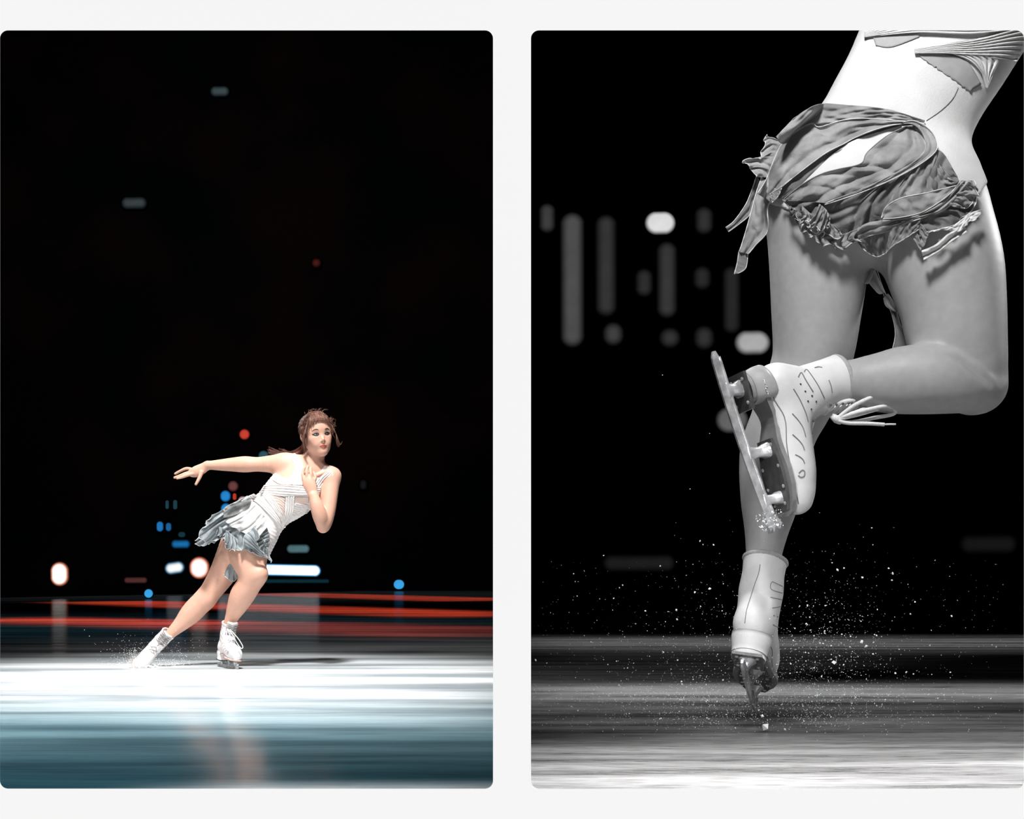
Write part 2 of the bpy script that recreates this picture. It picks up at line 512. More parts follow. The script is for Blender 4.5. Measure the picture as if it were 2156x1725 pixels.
def rrect(x0, x1, y0, y1, r, n=8):
    """rounded rectangle in px, returned as xz at the wall"""
    P = []
    for cx, cy, a0 in ((x1 - r, y0 + r, -90), (x1 - r, y1 - r, 0), (x0 + r, y1 - r, 90), (x0 + r, y0 + r, 180)):
        for i in range(n + 1):
            a = math.radians(a0 + 90 * i / n)
            P.append((cx + r * math.cos(a), cy + r * math.sin(a)))
    return P


def wall_front():
    """white wall with two rounded openings; each opening sits in its own tile, joined by plain quads"""
    V, F, FM = [], [], []

    def vid(x, y, z):
        V.append((x, y, z)); return len(V) - 1
    xs = [-2600 * 6, -20, CX, 2176, 2600 * 6]
    zs = [-9000, 40, 1690, 1750]
    # px -> wall plane
    def q(px, py, y=WY):
        return ((px - CX) * WY / FOC, y, CAMZ + (HY - py) * WY / FOC)
    bigx0, bigx1 = -18.5, 9.5
    ztop, zbot = 19.0, -.05
    x_in = [q(-30, 0)[0], 0.0, q(2186, 0)[0]]
    z_in = [q(0, 34)[2], q(0, 1700)[2]]
    def quad(a, b, c, d, m=0):
        i = [vid(*p) for p in (a, b, c, d)]; F.append(tuple(i)); FM.append(m)
    for yy, m in ((WY, 0), (WY + WT, 1)):
        quad((bigx0, yy, zbot), (x_in[0], yy, zbot), (x_in[0], yy, ztop), (bigx0, yy, ztop), m)
        quad((x_in[2], yy, zbot), (bigx1, yy, zbot), (bigx1, yy, ztop), (x_in[2], yy, ztop), m)
        quad((x_in[0], yy, zbot), (x_in[2], yy, zbot), (x_in[2], yy, z_in[1]), (x_in[0], yy, z_in[1]), m)
        quad((x_in[0], yy, z_in[0]), (x_in[2], yy, z_in[0]), (x_in[2], yy, ztop), (x_in[0], yy, ztop), m)
        for k, (a, b) in enumerate(((0, 1038), (1118, 2156))):
            R = rrect(a, b, 64, 1661, 17)
            if yy > WY:   # the opening flares behind the face so that its edge reads thin
                c = ((a + b) / 2, 862)
                R = [(c[0] + (p[0] - c[0]) * 1.022 + (12 if p[0] > c[0] else -12), c[1] + (p[1] - c[1]) * 1.012 + (14 if p[1] > c[1] else -14)) for p in R]
            tx = (x_in[k], x_in[k + 1])
            ring = [vid(*q(p[0], p[1], yy)) for p in R]
            n = 9
            cor = [vid(tx[1], yy, z_in[0]), vid(tx[1], yy, z_in[1]), vid(tx[0], yy, z_in[1]), vid(tx[0], yy, z_in[0])]
            for c4 in range(4):
                for i in range(n - 1):
                    F.append((ring[c4 * n + i], cor[c4], ring[c4 * n + i + 1])); FM.append(m)
                j = (c4 * n + n) % (4 * n)
                F.append((ring[c4 * n + n - 1], cor[c4], cor[(c4 + 1) % 4], ring[j])); FM.append(m)
            if yy == WY: rr = rr_all.setdefault(k, ring)
            else:
                f = rr_all[k]
                for i in range(len(ring)):
                    j = (i + 1) % len(ring)
                    F.append((f[i], f[j], ring[j], ring[i])); FM.append(1)
    return mesh_obj('wall_front', V, F, None, smooth=False, mats=[M_page, M_back], fmat=FM)


rr_all = {}
finish(wall_front(), kind='structure', label='white page margin built as a wall around the two rounded openings')

X0L, X0, Y0L, MS = -12.6, -.67, 46.0, 0.0


def ywall(px):
    return (Y0L - MS * X0L) / (1 - MS * (px - CX) / FOC)


def slab(name, pts, z0, z1, m, label=None):
    """pts in xy, vertical prism"""
    b = MB(); n = len(pts)
    b.add([(x, y, z0) for x, y in pts] + [(x, y, z1) for x, y in pts],
          [tuple(range(n))[::-1], tuple(range(n, 2 * n))] + [(i, (i + 1) % n, (i + 1) % n + n, i + n) for i in range(n)])
    return finish(b.build(name, m), kind='structure', label=label)


def yw_x(x): return Y0L + MS * (x - X0L)
XW = -17.5
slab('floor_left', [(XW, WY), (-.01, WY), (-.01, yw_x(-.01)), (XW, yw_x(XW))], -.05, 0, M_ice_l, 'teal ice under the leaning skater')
slab('wall_partition', [(-.01, WY + WT + .002), (.01, WY + WT + .002), (.01, 52), (-.01, 52)], -.05, 18.5, M_back, 'added black partition keeping light apart between the two rinks')  # unseen divider, added to stop light leaking from rink to rink
slab('wall_left', [(XW - .1, WY + WT + .002), (XW, WY + WT + .002), (XW, yw_x(XW)), (XW - .1, yw_x(XW))], -.05, 18.5, M_black)
slab('wall_back_left', [(XW, yw_x(XW)), (-.01, yw_x(-.01)), (-.01, yw_x(-.01) + .2), (XW, yw_x(XW) + .2)], -.05, 18.5, M_black, 'dark arena backdrop behind the leaning skater')
slab('ceiling_left', [(XW, WY + WT + .002), (-.01, WY + WT + .002), (-.01, yw_x(-.01)), (XW, yw_x(XW))], 18.5, 18.6, M_black)
YBR = 12.0
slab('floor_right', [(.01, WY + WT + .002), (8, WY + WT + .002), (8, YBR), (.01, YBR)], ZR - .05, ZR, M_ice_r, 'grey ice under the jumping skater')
slab('wall_right', [(8, WY + WT + .002), (8.1, WY + WT + .002), (8.1, YBR), (8, YBR)], ZR - .05, 6, M_black_r)
slab('wall_back_right', [(.01, YBR), (8, YBR), (8, YBR + .1), (.01, YBR + .1)], ZR - .05, 6, M_black_r, 'black backdrop behind the jumping skater')
slab('ceiling_right', [(.01, WY + WT + .002), (8, WY + WT + .002), (8, YBR), (.01, YBR)], 6, 6.1, M_black_r)

slab('trim_4', [(-13.2, 29.6), (-13.2, 29.8), (-5.0, 45.6), (-5.0, 45.4)], -.001, .16, M_black, 'low black board along the far left edge of the ice')
def lamp(name, px, py, w, h, col, strength, label, group, y=None, soft=.5, rim=None, cat='lamp', ang=0, right=False, nrm=None):
    """round-ended lamp: black housing with a shallow domed lens, on the back wall or standing on the ice"""
    yy = y if y else (YBR if right else ywall(px))
    yl = yy - (.06 if right else .13)
    s = yl / FOC
    c = Vector(W(px, py, yl))
    hw, hh = w * s / 2, h * s / 2
    r = min(hw, hh); ex, ez = hw - r, hh - r
    root = empty(name, (c.x, c.y, c.z))
    finish(root, label, cat, group)
    n, K = 28, 7
    V, F, E = [], [], []
    ca, sa = math.cos(ang), math.sin(ang)
    slope = 0
    for k in range(K + 1):
        f = 1 - k / K
        for i in range(n):
            a = 2 * math.pi * i / n
            x = r * f * math.cos(a) + (ex if math.cos(a) > 0 else -ex) * (1 if K != k else 1)
            z = r * f * math.sin(a) + (ez if math.sin(a) > 0 else -ez)
            xr, zr = x * ca - z * sa, x * sa + z * ca
            dome = .25 * r * math.sqrt(max(0, 1 - f * f))
            V.append((xr, -dome + slope * xr, zr)); E.append(k / K)
    for k in range(K):
        for i in range(n):
            F.append((k * n + i, k * n + (i + 1) % n, (k + 1) * n + (i + 1) % n, (k + 1) * n + i))
    F.append(tuple(K * n + i for i in range(n)))
    o = mesh_obj('lens', V, F, glow('glow_' + name, col, strength, soft, rim))
    at = o.data.attributes.new('edge', 'FLOAT', 'POINT'); at.data.foreach_set('value', E)
    o.parent = root
    hb = MB()
    m = 24
    ring = []
    for yo in (.005, .055 if right else .1):
        for i in range(m):
            a = 2 * math.pi * i / m
            x = (r * 1.0) * math.cos(a) + (ex if math.cos(a) > 0 else -ex)
            z = (r * 1.0) * math.sin(a) + (ez if math.sin(a) > 0 else -ez)
            xr, zr = x * ca - z * sa, x * sa + z * ca
            ring.append((xr, yo + slope * xr, zr))
    hb.add(ring, [tuple(range(m)), tuple(range(m, 2 * m))[::-1]] + [(i, (i + 1) % m, (i + 1) % m + m, i + m) for i in range(m)])
    ho = hb.build('housing', M_housing); ho.parent = root
    return root


G = 'arena lamps behind the leaning skater'
BLUE, BL2, RED, WARM = lin(40, 140, 215), lin(60, 170, 235), lin(200, 65, 50), (1, .95, .9)
lamp('arena_lamp', 515, 915, 25, 25, RED, 1.0, 'round red lamp above the outstretched arm', G)
lamp('arena_lamp', 491, 1024, 26, 26, lin(105, 62, 62), 1.0, 'dusky pink lamp above the blue pair by the waist', G, soft=.6)
lamp('arena_lamp', 475, 1045, 25, 27, BLUE, .9, 'upper bright blue lamp touching the skirt behind the waist', G)
lamp('arena_lamp', 476, 1071, 25, 25, BLUE, .95, 'lower bright blue lamp partly behind the skirt', G)
lamp('arena_lamp', 494, 1046, 10, 16, lin(190, 60, 40), .9, 'small orange-red lamp between blue and pink lamps', G)
lamp('arena_lamp', 511, 1055, 22, 22, lin(225, 180, 175), .9, 'pale pink lamp right behind the back of the waist', G)
lamp('arena_lamp', 352, 1063, 9, 20, lin(30, 62, 72), 1, 'left of two faint teal half-round lamps below the hand', G)
lamp('arena_lamp', 369, 1063, 11, 22, lin(30, 62, 72), 1, 'right of two faint teal half-round lamps below the hand', G)
lamp('arena_lamp', 337, 1109, 17, 24, lin(35, 120, 190), .9, 'blue lamp farther left at hem height', G)
lamp('arena_lamp', 355, 1110, 14, 20, lin(30, 100, 160), .9, 'smaller blue lamp just left of the skirt tip', G)
lamp('arena_lamp', 383, 1126, 18, 14, lin(22, 55, 65), .9, 'faint teal lamp above the oval blue lamp', G)
lamp('arena_lamp', 381, 1146, 46, 24, lin(28, 115, 180), .9, 'oval blue lamp left of the thigh', G, soft=1, rim=lin(22,55,70))
lamp('arena_lamp', 628, 1156, 52, 22, lin(88, 122, 128), .8, 'grey-teal oval lamp right of the hem', G, soft=.7)
lamp('bar_lamp', 566, 1200, 222, 28, (.96, .99, 1), 1.6, 'long white bar lamp behind the knees', G, soft=.45, rim=BL2, ang=-.022)
lamp('bar_lamp', 368, 1196, 46, 30, (.9, .97, 1), 1.1, 'short blue-white bar lamp left of the knees', G, soft=.8, rim=BL2, ang=.14)
lamp('arena_lamp', 420, 1196, 46, 50, (1, .97, .94), 1.2, 'round white lamp with orange rim beside the long bar', G, soft=.35, rim=lin(235, 130, 100))
lamp('arena_lamp', 126, 1209, 42, 54, (1, .95, .9), 1.5, 'oval white lamp with orange rim alone at left', G, soft=.45, rim=lin(235, 140, 105))
lamp('arena_lamp', 286, 1222, 52, 16, lin(88, 50, 50), .8, 'dim reddish flat lamp left of the trailing knee', G, soft=.8)
lamp('arena_lamp', 313, 1250, 20, 20, lin(60, 165, 230), 1.0, 'small sky blue lamp low by the trailing calf', G, soft=.25, y=31)
lamp('arena_lamp', 840, 1231, 24, 22, lin(60, 165, 230), 1.0, 'small sky blue lamp alone at right', G, soft=.25)
lamp('arena_lamp', 463, 193, 44, 26, lin(70, 84, 88), .7, 'faint grey lamp highest in the arena', G, soft=.9)
lamp('arena_lamp', 283, 428, 58, 30, lin(66, 76, 78), .7, 'faint grey lamp upper left in the arena', G, soft=.9)
lamp('arena_lamp', 666, 554, 24, 24, lin(78, 30, 26), .8, 'dim red lamp above the skater head', G, soft=.9)
lamp('arena_lamp', 555, 960, 25, 25, lin(50, 90, 98), .9, 'dull teal lamp behind the ponytail', G)
lamp('arena_lamp', 765, 1021, 20, 26, lin(30, 30, 32), .7, 'very faint grey lamp right of the shoulder', G, soft=.9)
lamp('bar_lamp', 620, 1224, 150, 12, lin(18, 50, 60), .8, 'dim teal strip lamp under the long white bar', G, soft=.9)

G2 = 'blurred lamps behind the jumping skater'
g = lambda v: (v, v, v)
for px, py, w, h, v, lb, sf in (
        (1152, 460, 40, 68, .045, 'faint oval grey lamp at far left of the lamp grid', .9),
        (1205, 590, 56, 290, .075, 'brightest tall grey tube lamp, second from left', .8),
        (1276, 560, 52, 222, .035, 'dimmer tall grey tube lamp right of the brightest tube', .9),
        (1390, 470, 68, 52, .72, 'bright white oval lamp at top of the lamp grid', .45),
        (1404, 590, 50, 168, .038, 'grey tube lamp hanging below the bright oval lamp', .9),
        (1356, 596, 44, 66, .026, 'faint round lamp left of the third tube lamp', .9),
        (1482, 465, 46, 66, .030, 'faint round lamp in the upper right of the grid', .9),
        (1478, 586, 46, 58, .022, 'very faint round lamp in the middle right of the grid', .9),
        (1482, 712, 50, 58, .030, 'faint round lamp low in the right of the grid', .9),
        (1540, 632, 46, 150, .020, 'dim short tube lamp nearest the thigh', .9),
        (1291, 704, 50, 56, .050, 'round grey lamp at foot of the second tube lamp', .9),
        (1410, 712, 52, 50, .032, 'round dim lamp at foot of the third tube lamp', .9),
        (1584, 722, 80, 56, .40, 'large bright grey oval lamp left of the knee', .6),
        (1541, 885, 74, 60, .12, 'dim round lamp behind the raised blade', .5),
        (1345, 1186, 160, 44, .012, 'faint wide lamp low left of the standing boot', .9),
        (2080, 1146, 130, 50, .008, 'barely visible wide lamp low at right', .9)):
    near = None
    lamp('tube_lamp' if h > 150 else 'blurred_lamp', px, py, w, h, g(1), v, lb, G2, right=True, soft=sf, y=(YBR - near) if near else None)

# ------------------------------------------------------------------ skates (shared by both skaters)
def boot_field(h, flex):
    """boot upper in its own frame: x forward along the sole, z up, y across; flex tips the shaft back (radians)"""
    F = Field((-.09, -.065, -.02), (.29, .065, .26), h)
    A = np.array([.048, .088])
    d = np.array([-math.sin(flex), math.cos(flex)])
    n = np.array([math.cos(flex), math.sin(flex)])

    def S(t, o, r):
        p = A + d * t + n * o
        return (p[0], 0, p[1], r)
    F.chain([(.032, 0, .034, .031), (.07, 0, .038, .033), (.12, 0, .036, .036), (.17, 0, .030, .038), (.205, 0, .027, .034), (.224, 0, .024, .028)], k=.01, flat=1.02)
    F.chain([(.034, 0, .05, .034), (.042, 0, .072, .0385), S(0, 0, .0405), S(.04, .001, .042), S(.075, .002, .045), S(.10, .003, .048)], k=.032, flat=.86)
    F.chain([S(.02, .012, .030), (.092, 0, .058, .026), (.130, 0, .042, .025), (.175, 0, .034, .022)], k=.026, flat=1.05)
    X, Y, Z = F.grids()
    # flat sole with an arch under the instep
    sole = .0 + .011 * np.exp(-((X - .085) / .03) ** 2)
    F.g = np.maximum(F.g, sole - Z)
    # open top
    T = (X - A[0]) * d[0] + (Z - A[1]) * d[1]
    O = (X - A[0]) * n[0] + (Z - A[1]) * n[1]
    top = .078 + .10 * (-O) * 1.0
    F.g = np.maximum(F.g, T - top)
    hole = np.maximum(np.sqrt((O - .003) ** 2 + (Y / .86) ** 2) - .039, .055 - T)
    F.g = np.maximum(F.g, -hole)
    return F, A, d, n, S


def make_skate(root, M, flex, mats, h=.0032, far=False, seams_on=True, visible=(-1, 1)):
    """parts of one skate, all placed by matrix M and parented to `root`"""
    mu, msole, mheel, mseam, mlace, mcuff = mats
    F, A, d, n, S = boot_field(h, flex)
    V, Fc = F.mesh()
    tree = BVHTree.FromPolygons([tuple(v) for v in V], [tuple(q) for q in Fc])
    MM = np.array(M)

    def T(P):
        P = np.asarray(P, float)
        return P @ MM[:3, :3].T + MM[:3, 3]

    def out(b, name, m, smooth=True, **kw):
        v = T(b.v)
        return mesh_obj(name, v, b.f, m, root, smooth)
    up = mesh_obj('boot_upper', T(V), Fc, mu, root)

    # sole plate following the underside outline
    def half_w(x):
        return np.interp(x, [.004, .01, .03, .06, .09, .13, .17, .20, .225, .245, .252], [.012, .026, .033, .024, .020, .031, .041, .040, .033, .019, .004])
    xs = np.concatenate([np.linspace(.004, .245, 28), [.250]])
    b = MB(); v = []
    for x in xs:
        w = half_w(x); z = .011 * math.exp(-((x - .085) / .03) ** 2)
        for y, zz in ((-w, z + .003), (w, z + .003), (w, z - .005), (-w, z - .005)): v.append((x, y, zz))
    f = [(0, 1, 2, 3)] + [(4 * i + a, 4 * (i + 1) + a, 4 * (i + 1) + (a + 1) % 4, 4 * i + (a + 1) % 4) for i in range(len(xs) - 1) for a in range(4)] + [tuple(4 * (len(xs) - 1) + a for a in (3, 2, 1, 0))]
    b.add(v, f); sole = out(b, 'sole', msole if not far else mu, False)
    if far:
        b = MB(); L1 = [(x, half_w(x) + .0006, .011 * math.exp(-((x - .085) / .03) ** 2) - .001) for x in xs[2:]]
        b.tube(L1 + [(.252, 0, -.001)] + [(p[0], -p[1], p[2]) for p in L1[::-1]], .0016, 5); out(b, 'orange_welt', msole)
    # stacked heel, wrapped up round the counter
    b = MB(); v = []; N = 36
    lev = ((.019, 1.06, 1.10, -.001), (.012, 1.07, 1.11, 0), (.0, 1.04, 1.06, 0), (-.012, .97, .98, .001), (-.027, .92, .94, .003))
    for z, sx, sy, dx in lev:
        for i in range(N):
            a = 2 * math.pi * i / N
            x = .031 + dx + .036 * sx * math.cos(a); y = .032 * sy * math.sin(a)
            if math.cos(a) > .5: x = .031 + dx + .036 * sx * .5 + (x - (.031 + dx + .036 * sx * .5)) * .35
            v.append((x, y, z + (.006 * math.cos(a) if z > .01 else 0)))
    b.add(v, [(i + N * k, (i + 1) % N + N * k, (i + 1) % N + N * (k + 1), i + N * (k + 1)) for k in range(len(lev) - 1) for i in range(N)])
    nb = len(b.v) - N
    b.f.append(tuple(range(N))); b.f.append(tuple(range(nb, nb + N))[::-1])
    heel = out(b, 'heel_block', mheel, True)
    if not far:
        for zz in (-.020,):
            b = MB(); ring = []
            for i in range(N + 1):
                a = 2 * math.pi * i / N
                x = .034 + .0343 * math.cos(a); y = .0312 * math.sin(a)
                if math.cos(a) > .5: x = .034 + .0343 * .5 + (x - (.034 + .0343 * .5)) * .35
                ring.append((x, y, zz))
            b.tube(ring, .0009, 5, cap=False); out(b, 'heel_seam', mseam)
    # blade: a curved runner, toe pick, two stanchions with plates; it rises toward the toe
    def zb_(x): return -.074 + .026 * min(1, max(0, (x + .045) / .30))
    run = []
    top = []
    for x in np.linspace(-.045, .262, 30):
        t = (x - .1) / .16
        e = min(1, (x + .045) / .012)
        run.append((x, zb_(x) + .005 * t * t + .005 * (1 - e)))
        top.append((x, zb_(x) + .0165 + .003 * t * t - .004 * (1 - e) + (.005 * max(0, (x - .2) / .06))))
    ze = zb_(.262)
    poly = run + [(.268, ze + .014), (.262, ze + .018), (.267, ze + .026), (.258, ze + .032)] + [p for p in top[::-1] if p[0] < .25]
    b = MB(); b.prism(poly, -.0022, .0022); blade = out(b, 'blade', M_steel, False)
    # polished chrome band along the top of the runner
    b = MB(); b.tube([(p[0], 0, p[1]) for p in top[1:-2]], .0034, 8); out(b, 'blade_rail', M_steel, True)
    # toe pick teeth
    b = MB()
    for i in range(4):
        x0, z0 = .262 - .003 * i * (i > 1), ze + .003 + .0065 * i
        b.prism([(x0 - .003, z0), (x0 + .009, z0 + .001), (x0 - .001, z0 + .007)], -.0042, .0042)
    out(b, 'toe_pick', M_steel, False)

    def stanchion(xa, xb, zt, wt, nm='stanchion'):
        """waisted leg that spreads across toward the plate"""
        b = MB(); L = 10; v = []; K = 12
        ctr = (xa + xb) / 2; z0 = zb_(ctr) + .012
        for i in range(L + 1):
            t = i / L
            z = z0 + (zt - z0) * t
            hw = .0032 + (wt - .0032) * t ** 2.2
            hx = (xb - xa) / 2 * (.70 + .40 * (2 * t - 1) ** 2)
            for k in range(K):
                a = 2 * math.pi * (k + .5) / K
                c, sn = math.cos(a), math.sin(a)
                v.append((ctr + hx * math.copysign(abs(c) ** .5, c), hw * math.copysign(abs(sn) ** .5, sn), z))
        b.add(v, [(K * i + a, K * (i + 1) + a, K * (i + 1) + (a + 1) % K, K * i + (a + 1) % K) for i in range(L) for a in range(K)] + [tuple(range(K)), tuple(K * L + a for a in range(K))[::-1]])
        return out(b, nm, M_steel, True)
    stanchion(.010, .040, -.031, .018)
    stanchion(.122, .148, -.008, .020)
    stanchion(.205, .228, -.008, .018)
    b = MB(); b.prism([(.0, -.033), (.064, -.033), (.064, -.0275), (.0, -.0275)], -.026, .026)
    out(b, 'heel_plate', M_plate, False)
    b = MB(); v = []
    xs2 = np.linspace(.118, .240, 12)
    for x in xs2:
        w = half_w(x) * .74
        for y, zz in ((-w, -.0055), (w, -.0055), (w, -.011), (-w, -.011)): v.append((x, y, zz))
    b.add(v, [(0, 1, 2, 3)] + [(4 * i + a, 4 * (i + 1) + a, 4 * (i + 1) + (a + 1) % 4, 4 * i + (a + 1) % 4) for i in range(11) for a in range(4)] + [tuple(44 + a for a in (3, 2, 1, 0))])
    plate = out(b, 'toe_plate', M_plate, False)
    if not far:
        for (x, y, z) in [(.012, -.018, -.0345), (.012, .018, -.0345), (.052, -.018, -.0345), (.052, .018, -.0345), (.128, -.019, -.012), (.128, .019, -.012), (.165, -.024, -.012), (.165, .024, -.012), (.20, -.024, -.012), (.20, .024, -.012), (.228, -.016, -.012), (.228, .016, -.012)]:
            b = MB(); ring = [(x + .0032 * math.cos(a), y + .0032 * math.sin(a), z) for a in [k * math.pi / 4 for k in range(8)]]
            b.add(ring + [(p[0], p[1], z + .003) for p in ring] + [(x, y, z - .0012)], [(i, (i + 1) % 8, (i + 1) % 8 + 8, i + 8) for i in range(8)] + [((i + 1) % 8, i, 16) for i in range(8)])
            out(b, 'screw', M_steel, False)

    # projecting details on the boot
    def ray(o, dr):
        hit = tree.ray_cast(Vector(o), Vector(dr).normalized())
        return hit[0]

    def side_line(pts, side, r, name, m, per=5, off=.0003):
        P = cr([(p[0], p[1], 0) for p in pts], per)
        q = []
        for x, z, _ in P:
            hp = ray((x, side * .2, z), (0, -side, 0))
            if hp is not None: q.append((hp[0], hp[1] + side * off, hp[2]))
        if len(q) < 3: return
        b = MB(); b.tube(q, r, 5); out(b, name, m)

    def sh(t, o):
        p = A + d * t + n * o
        return (p[0], p[1])
    seams = [[sh(.058, -.022), sh(.062, -.006), sh(.052, .014)],
             [sh(.036, -.018), sh(.046, -.004), sh(.036, .016), sh(.022, .026)],
             [sh(.014, -.012), sh(.022, .004), sh(.010, .024), sh(.0, .034)],
             [sh(-.012, -.004), sh(-.008, .014), sh(-.018, .038)],
             [(.082, .050), (.092, .066), (.118, .064)],
             [(.105, .040), (.120, .056), (.146, .050)],
             [(.132, .034), (.148, .046), (.168, .042)],
             [(.160, .030), (.172, .040), (.188, .036)],
             [(.186, .026), (.198, .036), (.198, .024), (.188, .024)]]
    for sd in (visible if seams_on else ()):
        for sm in seams: side_line(sm, sd, .0008 if not far else .0011, 'seam', mseam)
    if not far: side_line([(.0, .008), (.05, .012), (.09, .02), (.14, .010), (.19, .006), (.235, .010)], -1, .0009, 'sole_stitching', mseam)
    # back seam
    q = []
    for t in np.linspace(-.03, .085, 14):
        o = A + d * t - n * .2
        hp = ray((o[0], 0, o[1]), (n[0], 0, n[1]))
        if hp is not None: q.append((hp[0] - n[0] * .0002, 0, hp[2] - n[1] * .0002))
    if len(q) > 3 and seams_on:
        b = MB(); b.tube(q, .0009, 5); out(b, 'back_seam', mseam)
    # padded cuff round the opening
    ring = []
    for i in range(33):
        a = 2 * math.pi * i / 32
        o = .003 + .0420 * math.cos(a); y = .0362 * math.sin(a)
        t = .078 + .10 * (-o)
        p = A + d * t + n * o
        ring.append((p[0], y, p[1]))
    b = MB(); b.tube(ring, .0055 if not far else .0045, 8, cap=False); out(b, 'padded_cuff', mcuff)
    # tongue: rises in front of the shaft
    b = MB(); v = []; nn = 10
    base = [(.170, .058, 0), (.13, .078, 0), (.095, .098, 0)]
    line = [base[0], base[1], base[2]] + [(*sh(t, o), 0) for t, o in ((.032, .050), (.056, .053), (.078, .056), (.098, .058))]
    L = cr(line, 4)
    for i, p in enumerate(L):
        j = min(i + 1, len(L) - 1); k = max(i - 1, 0)
        tg = (L[j] - L[k])[:2]; tg = tg / np.linalg.norm(tg); nr = np.array([tg[1], -tg[0]])
        if nr[0] < 0: nr = -nr
        w = np.interp(i / len(L), [0, .3, .6, .9, 1], [.012, .019, .026, .030, .022])
        for k2 in range(nn):
            a = -1.15 + 2.3 * k2 / (nn - 1)
            y = w * math.sin(a) / math.sin(1.15); o = -(1 - math.cos(a)) * w * .75 - .0005
            v.append((p[0] + nr[0] * o, y, p[1] + nr[1] * o))
        for k2 in range(nn - 1, -1, -1):
            a = -1.15 + 2.3 * k2 / (nn - 1)
            y = w * .9 * math.sin(a) / math.sin(1.15); o = -(1 - math.cos(a)) * w * .75 - .0055
            v.append((p[0] + nr[0] * o, y, p[1] + nr[1] * o))
    m2 = 2 * nn
    b.add(v, [(i * m2 + k, i * m2 + (k + 1) % m2, (i + 1) * m2 + (k + 1) % m2, (i + 1) * m2 + k) for i in range(len(L) - 1) for k in range(m2)] + [tuple(range(m2))[::-1], tuple((len(L) - 1) * m2 + k for k in range(m2))])
    tongue = out(b, 'tongue', mu)
    # crossed laces over the tongue with eyelets
    rows = np.linspace(.06, .93, 13)
    pts = [L[int(r * (len(L) - 1))] for r in rows]
    nrm = []
    for r in rows:
        i = int(r * (len(L) - 1)); j = min(i + 1, len(L) - 1); k = max(i - 1, 0)
        tg = (L[j] - L[k])[:2]; tg = tg / np.linalg.norm(tg); nr = np.array([tg[1], -tg[0]])
        nrm.append(nr if nr[0] > 0 else -nr)
    b = MB(); lr = .0017 if not far else .0022
    hwid = [np.interp(r, [0, .3, .6, 1], [.014, .020, .024, .026]) for r in rows]

    def surf(i, y):
        return (pts[i][0] + nrm[i][0] * (.0012 - abs(y / hwid[i]) ** 2 * .008), y, pts[i][1] + nrm[i][1] * (.0012 - abs(y / hwid[i]) ** 2 * .008))
    for i in range(len(rows) - 1):
        for sg in (-1, 1):
            p0 = np.array(surf(i, -sg * hwid[i])); p1 = np.array(surf(i + 1, sg * hwid[i + 1])); mid = (p0 + p1) / 2
            mid[0] += nrm[i][0] * .0075; mid[2] += nrm[i][1] * .0075; mid[0] += .0008 * sg * nrm[i][0]
            b.tube(cr([p0, mid, p1], 5), lr, 5)
    lc = out(b, 'crossed_lace', mlace)
    for i in range(len(rows)):
        for sg in (-1, 1):
            if sg not in visible and far is False: continue
            p = np.array(surf(i, sg * hwid[i] * 1.12)); q = p.copy(); q[1] += sg * .0018; q[0] -= nrm[i][0] * .001; q[2] -= nrm[i][1] * .001
            b = MB(); b.tube([p, q], .0020 if not far else .0024, 8); out(b, 'eyelet', M_plate if not far else mseam)
    if not far and seams_on:   # punched holes at the ankle
        for (t, o) in ((.034, .018), (.026, .026), (.018, .030), (.010, .026), (.006, .036), (-.004, .034)):
            for sd in visible:
                x, z = sh(t, o); hp = ray((x, sd * .2, z), (0, -sd, 0))
                if hp is None: continue
                b = MB(); b.tube([(hp[0], hp[1] - sd * .001, hp[2]), (hp[0], hp[1] + sd * .0006, hp[2])], .0017, 7); out(b, 'punched_hole', M_dark)
    return dict(T=T, S=S, sh=sh, A=A, d=d, n=n, pts=pts, nrm=nrm, up=up, out=out)


def frame(O, Fd, Ud, k=1.0):
    Fd = Vector(Fd).normalized(); Ud = Vector(Ud); Ud = (Ud - Fd * Ud.dot(Fd)).normalized()
    Sd = Ud.cross(Fd)
    return Matrix(((Fd.x * k, Sd.x * k, Ud.x * k, O[0]), (Fd.y * k, Sd.y * k, Ud.y * k, O[1]), (Fd.z * k, Sd.z * k, Ud.z * k, O[2]), (0, 0, 0, 1)))


def boot_origin(Fd, Ud, flex, P, k=1.0):
    """heel origin of a boot whose cuff centre stands at P"""
    m = frame((0, 0, 0), Fd, Ud, k)
    loc = Vector((.048 - math.sin(flex) * .078, 0, .088 + math.cos(flex) * .078))
    return Vector(P) - m.to_3x3() @ loc


# ------------------------------------------------------------------ cloth helpers
def pxpts(rows, D, rscale=1.0):
    """rows (px, py, dz_px, r_px) -> world x y z r for a figure at distance D"""
    s = D / FOC
    out = []
    for px, py, dz, r in rows:
        y = D + dz * s
        out.append((*W(px, py, y), r * y / FOC * rscale))
    return out


def bvh_many(*objs):
    V, F = [], []
    for o in objs:
        b = len(V)
        V += [v.co[:] for v in o.data.vertices]; F += [tuple(i + b for i in p.vertices) for p in o.data.polygons]
    return BVHTree.FromPolygons(V, F)


def base_depth(tree, px, py, D):
    o = Vector((0, 0, CAMZ)); t = Vector(W(px, py, D)) - o
    hp = tree.ray_cast(o, t.normalized(), 20)[0]
    return None if hp is None else hp.y


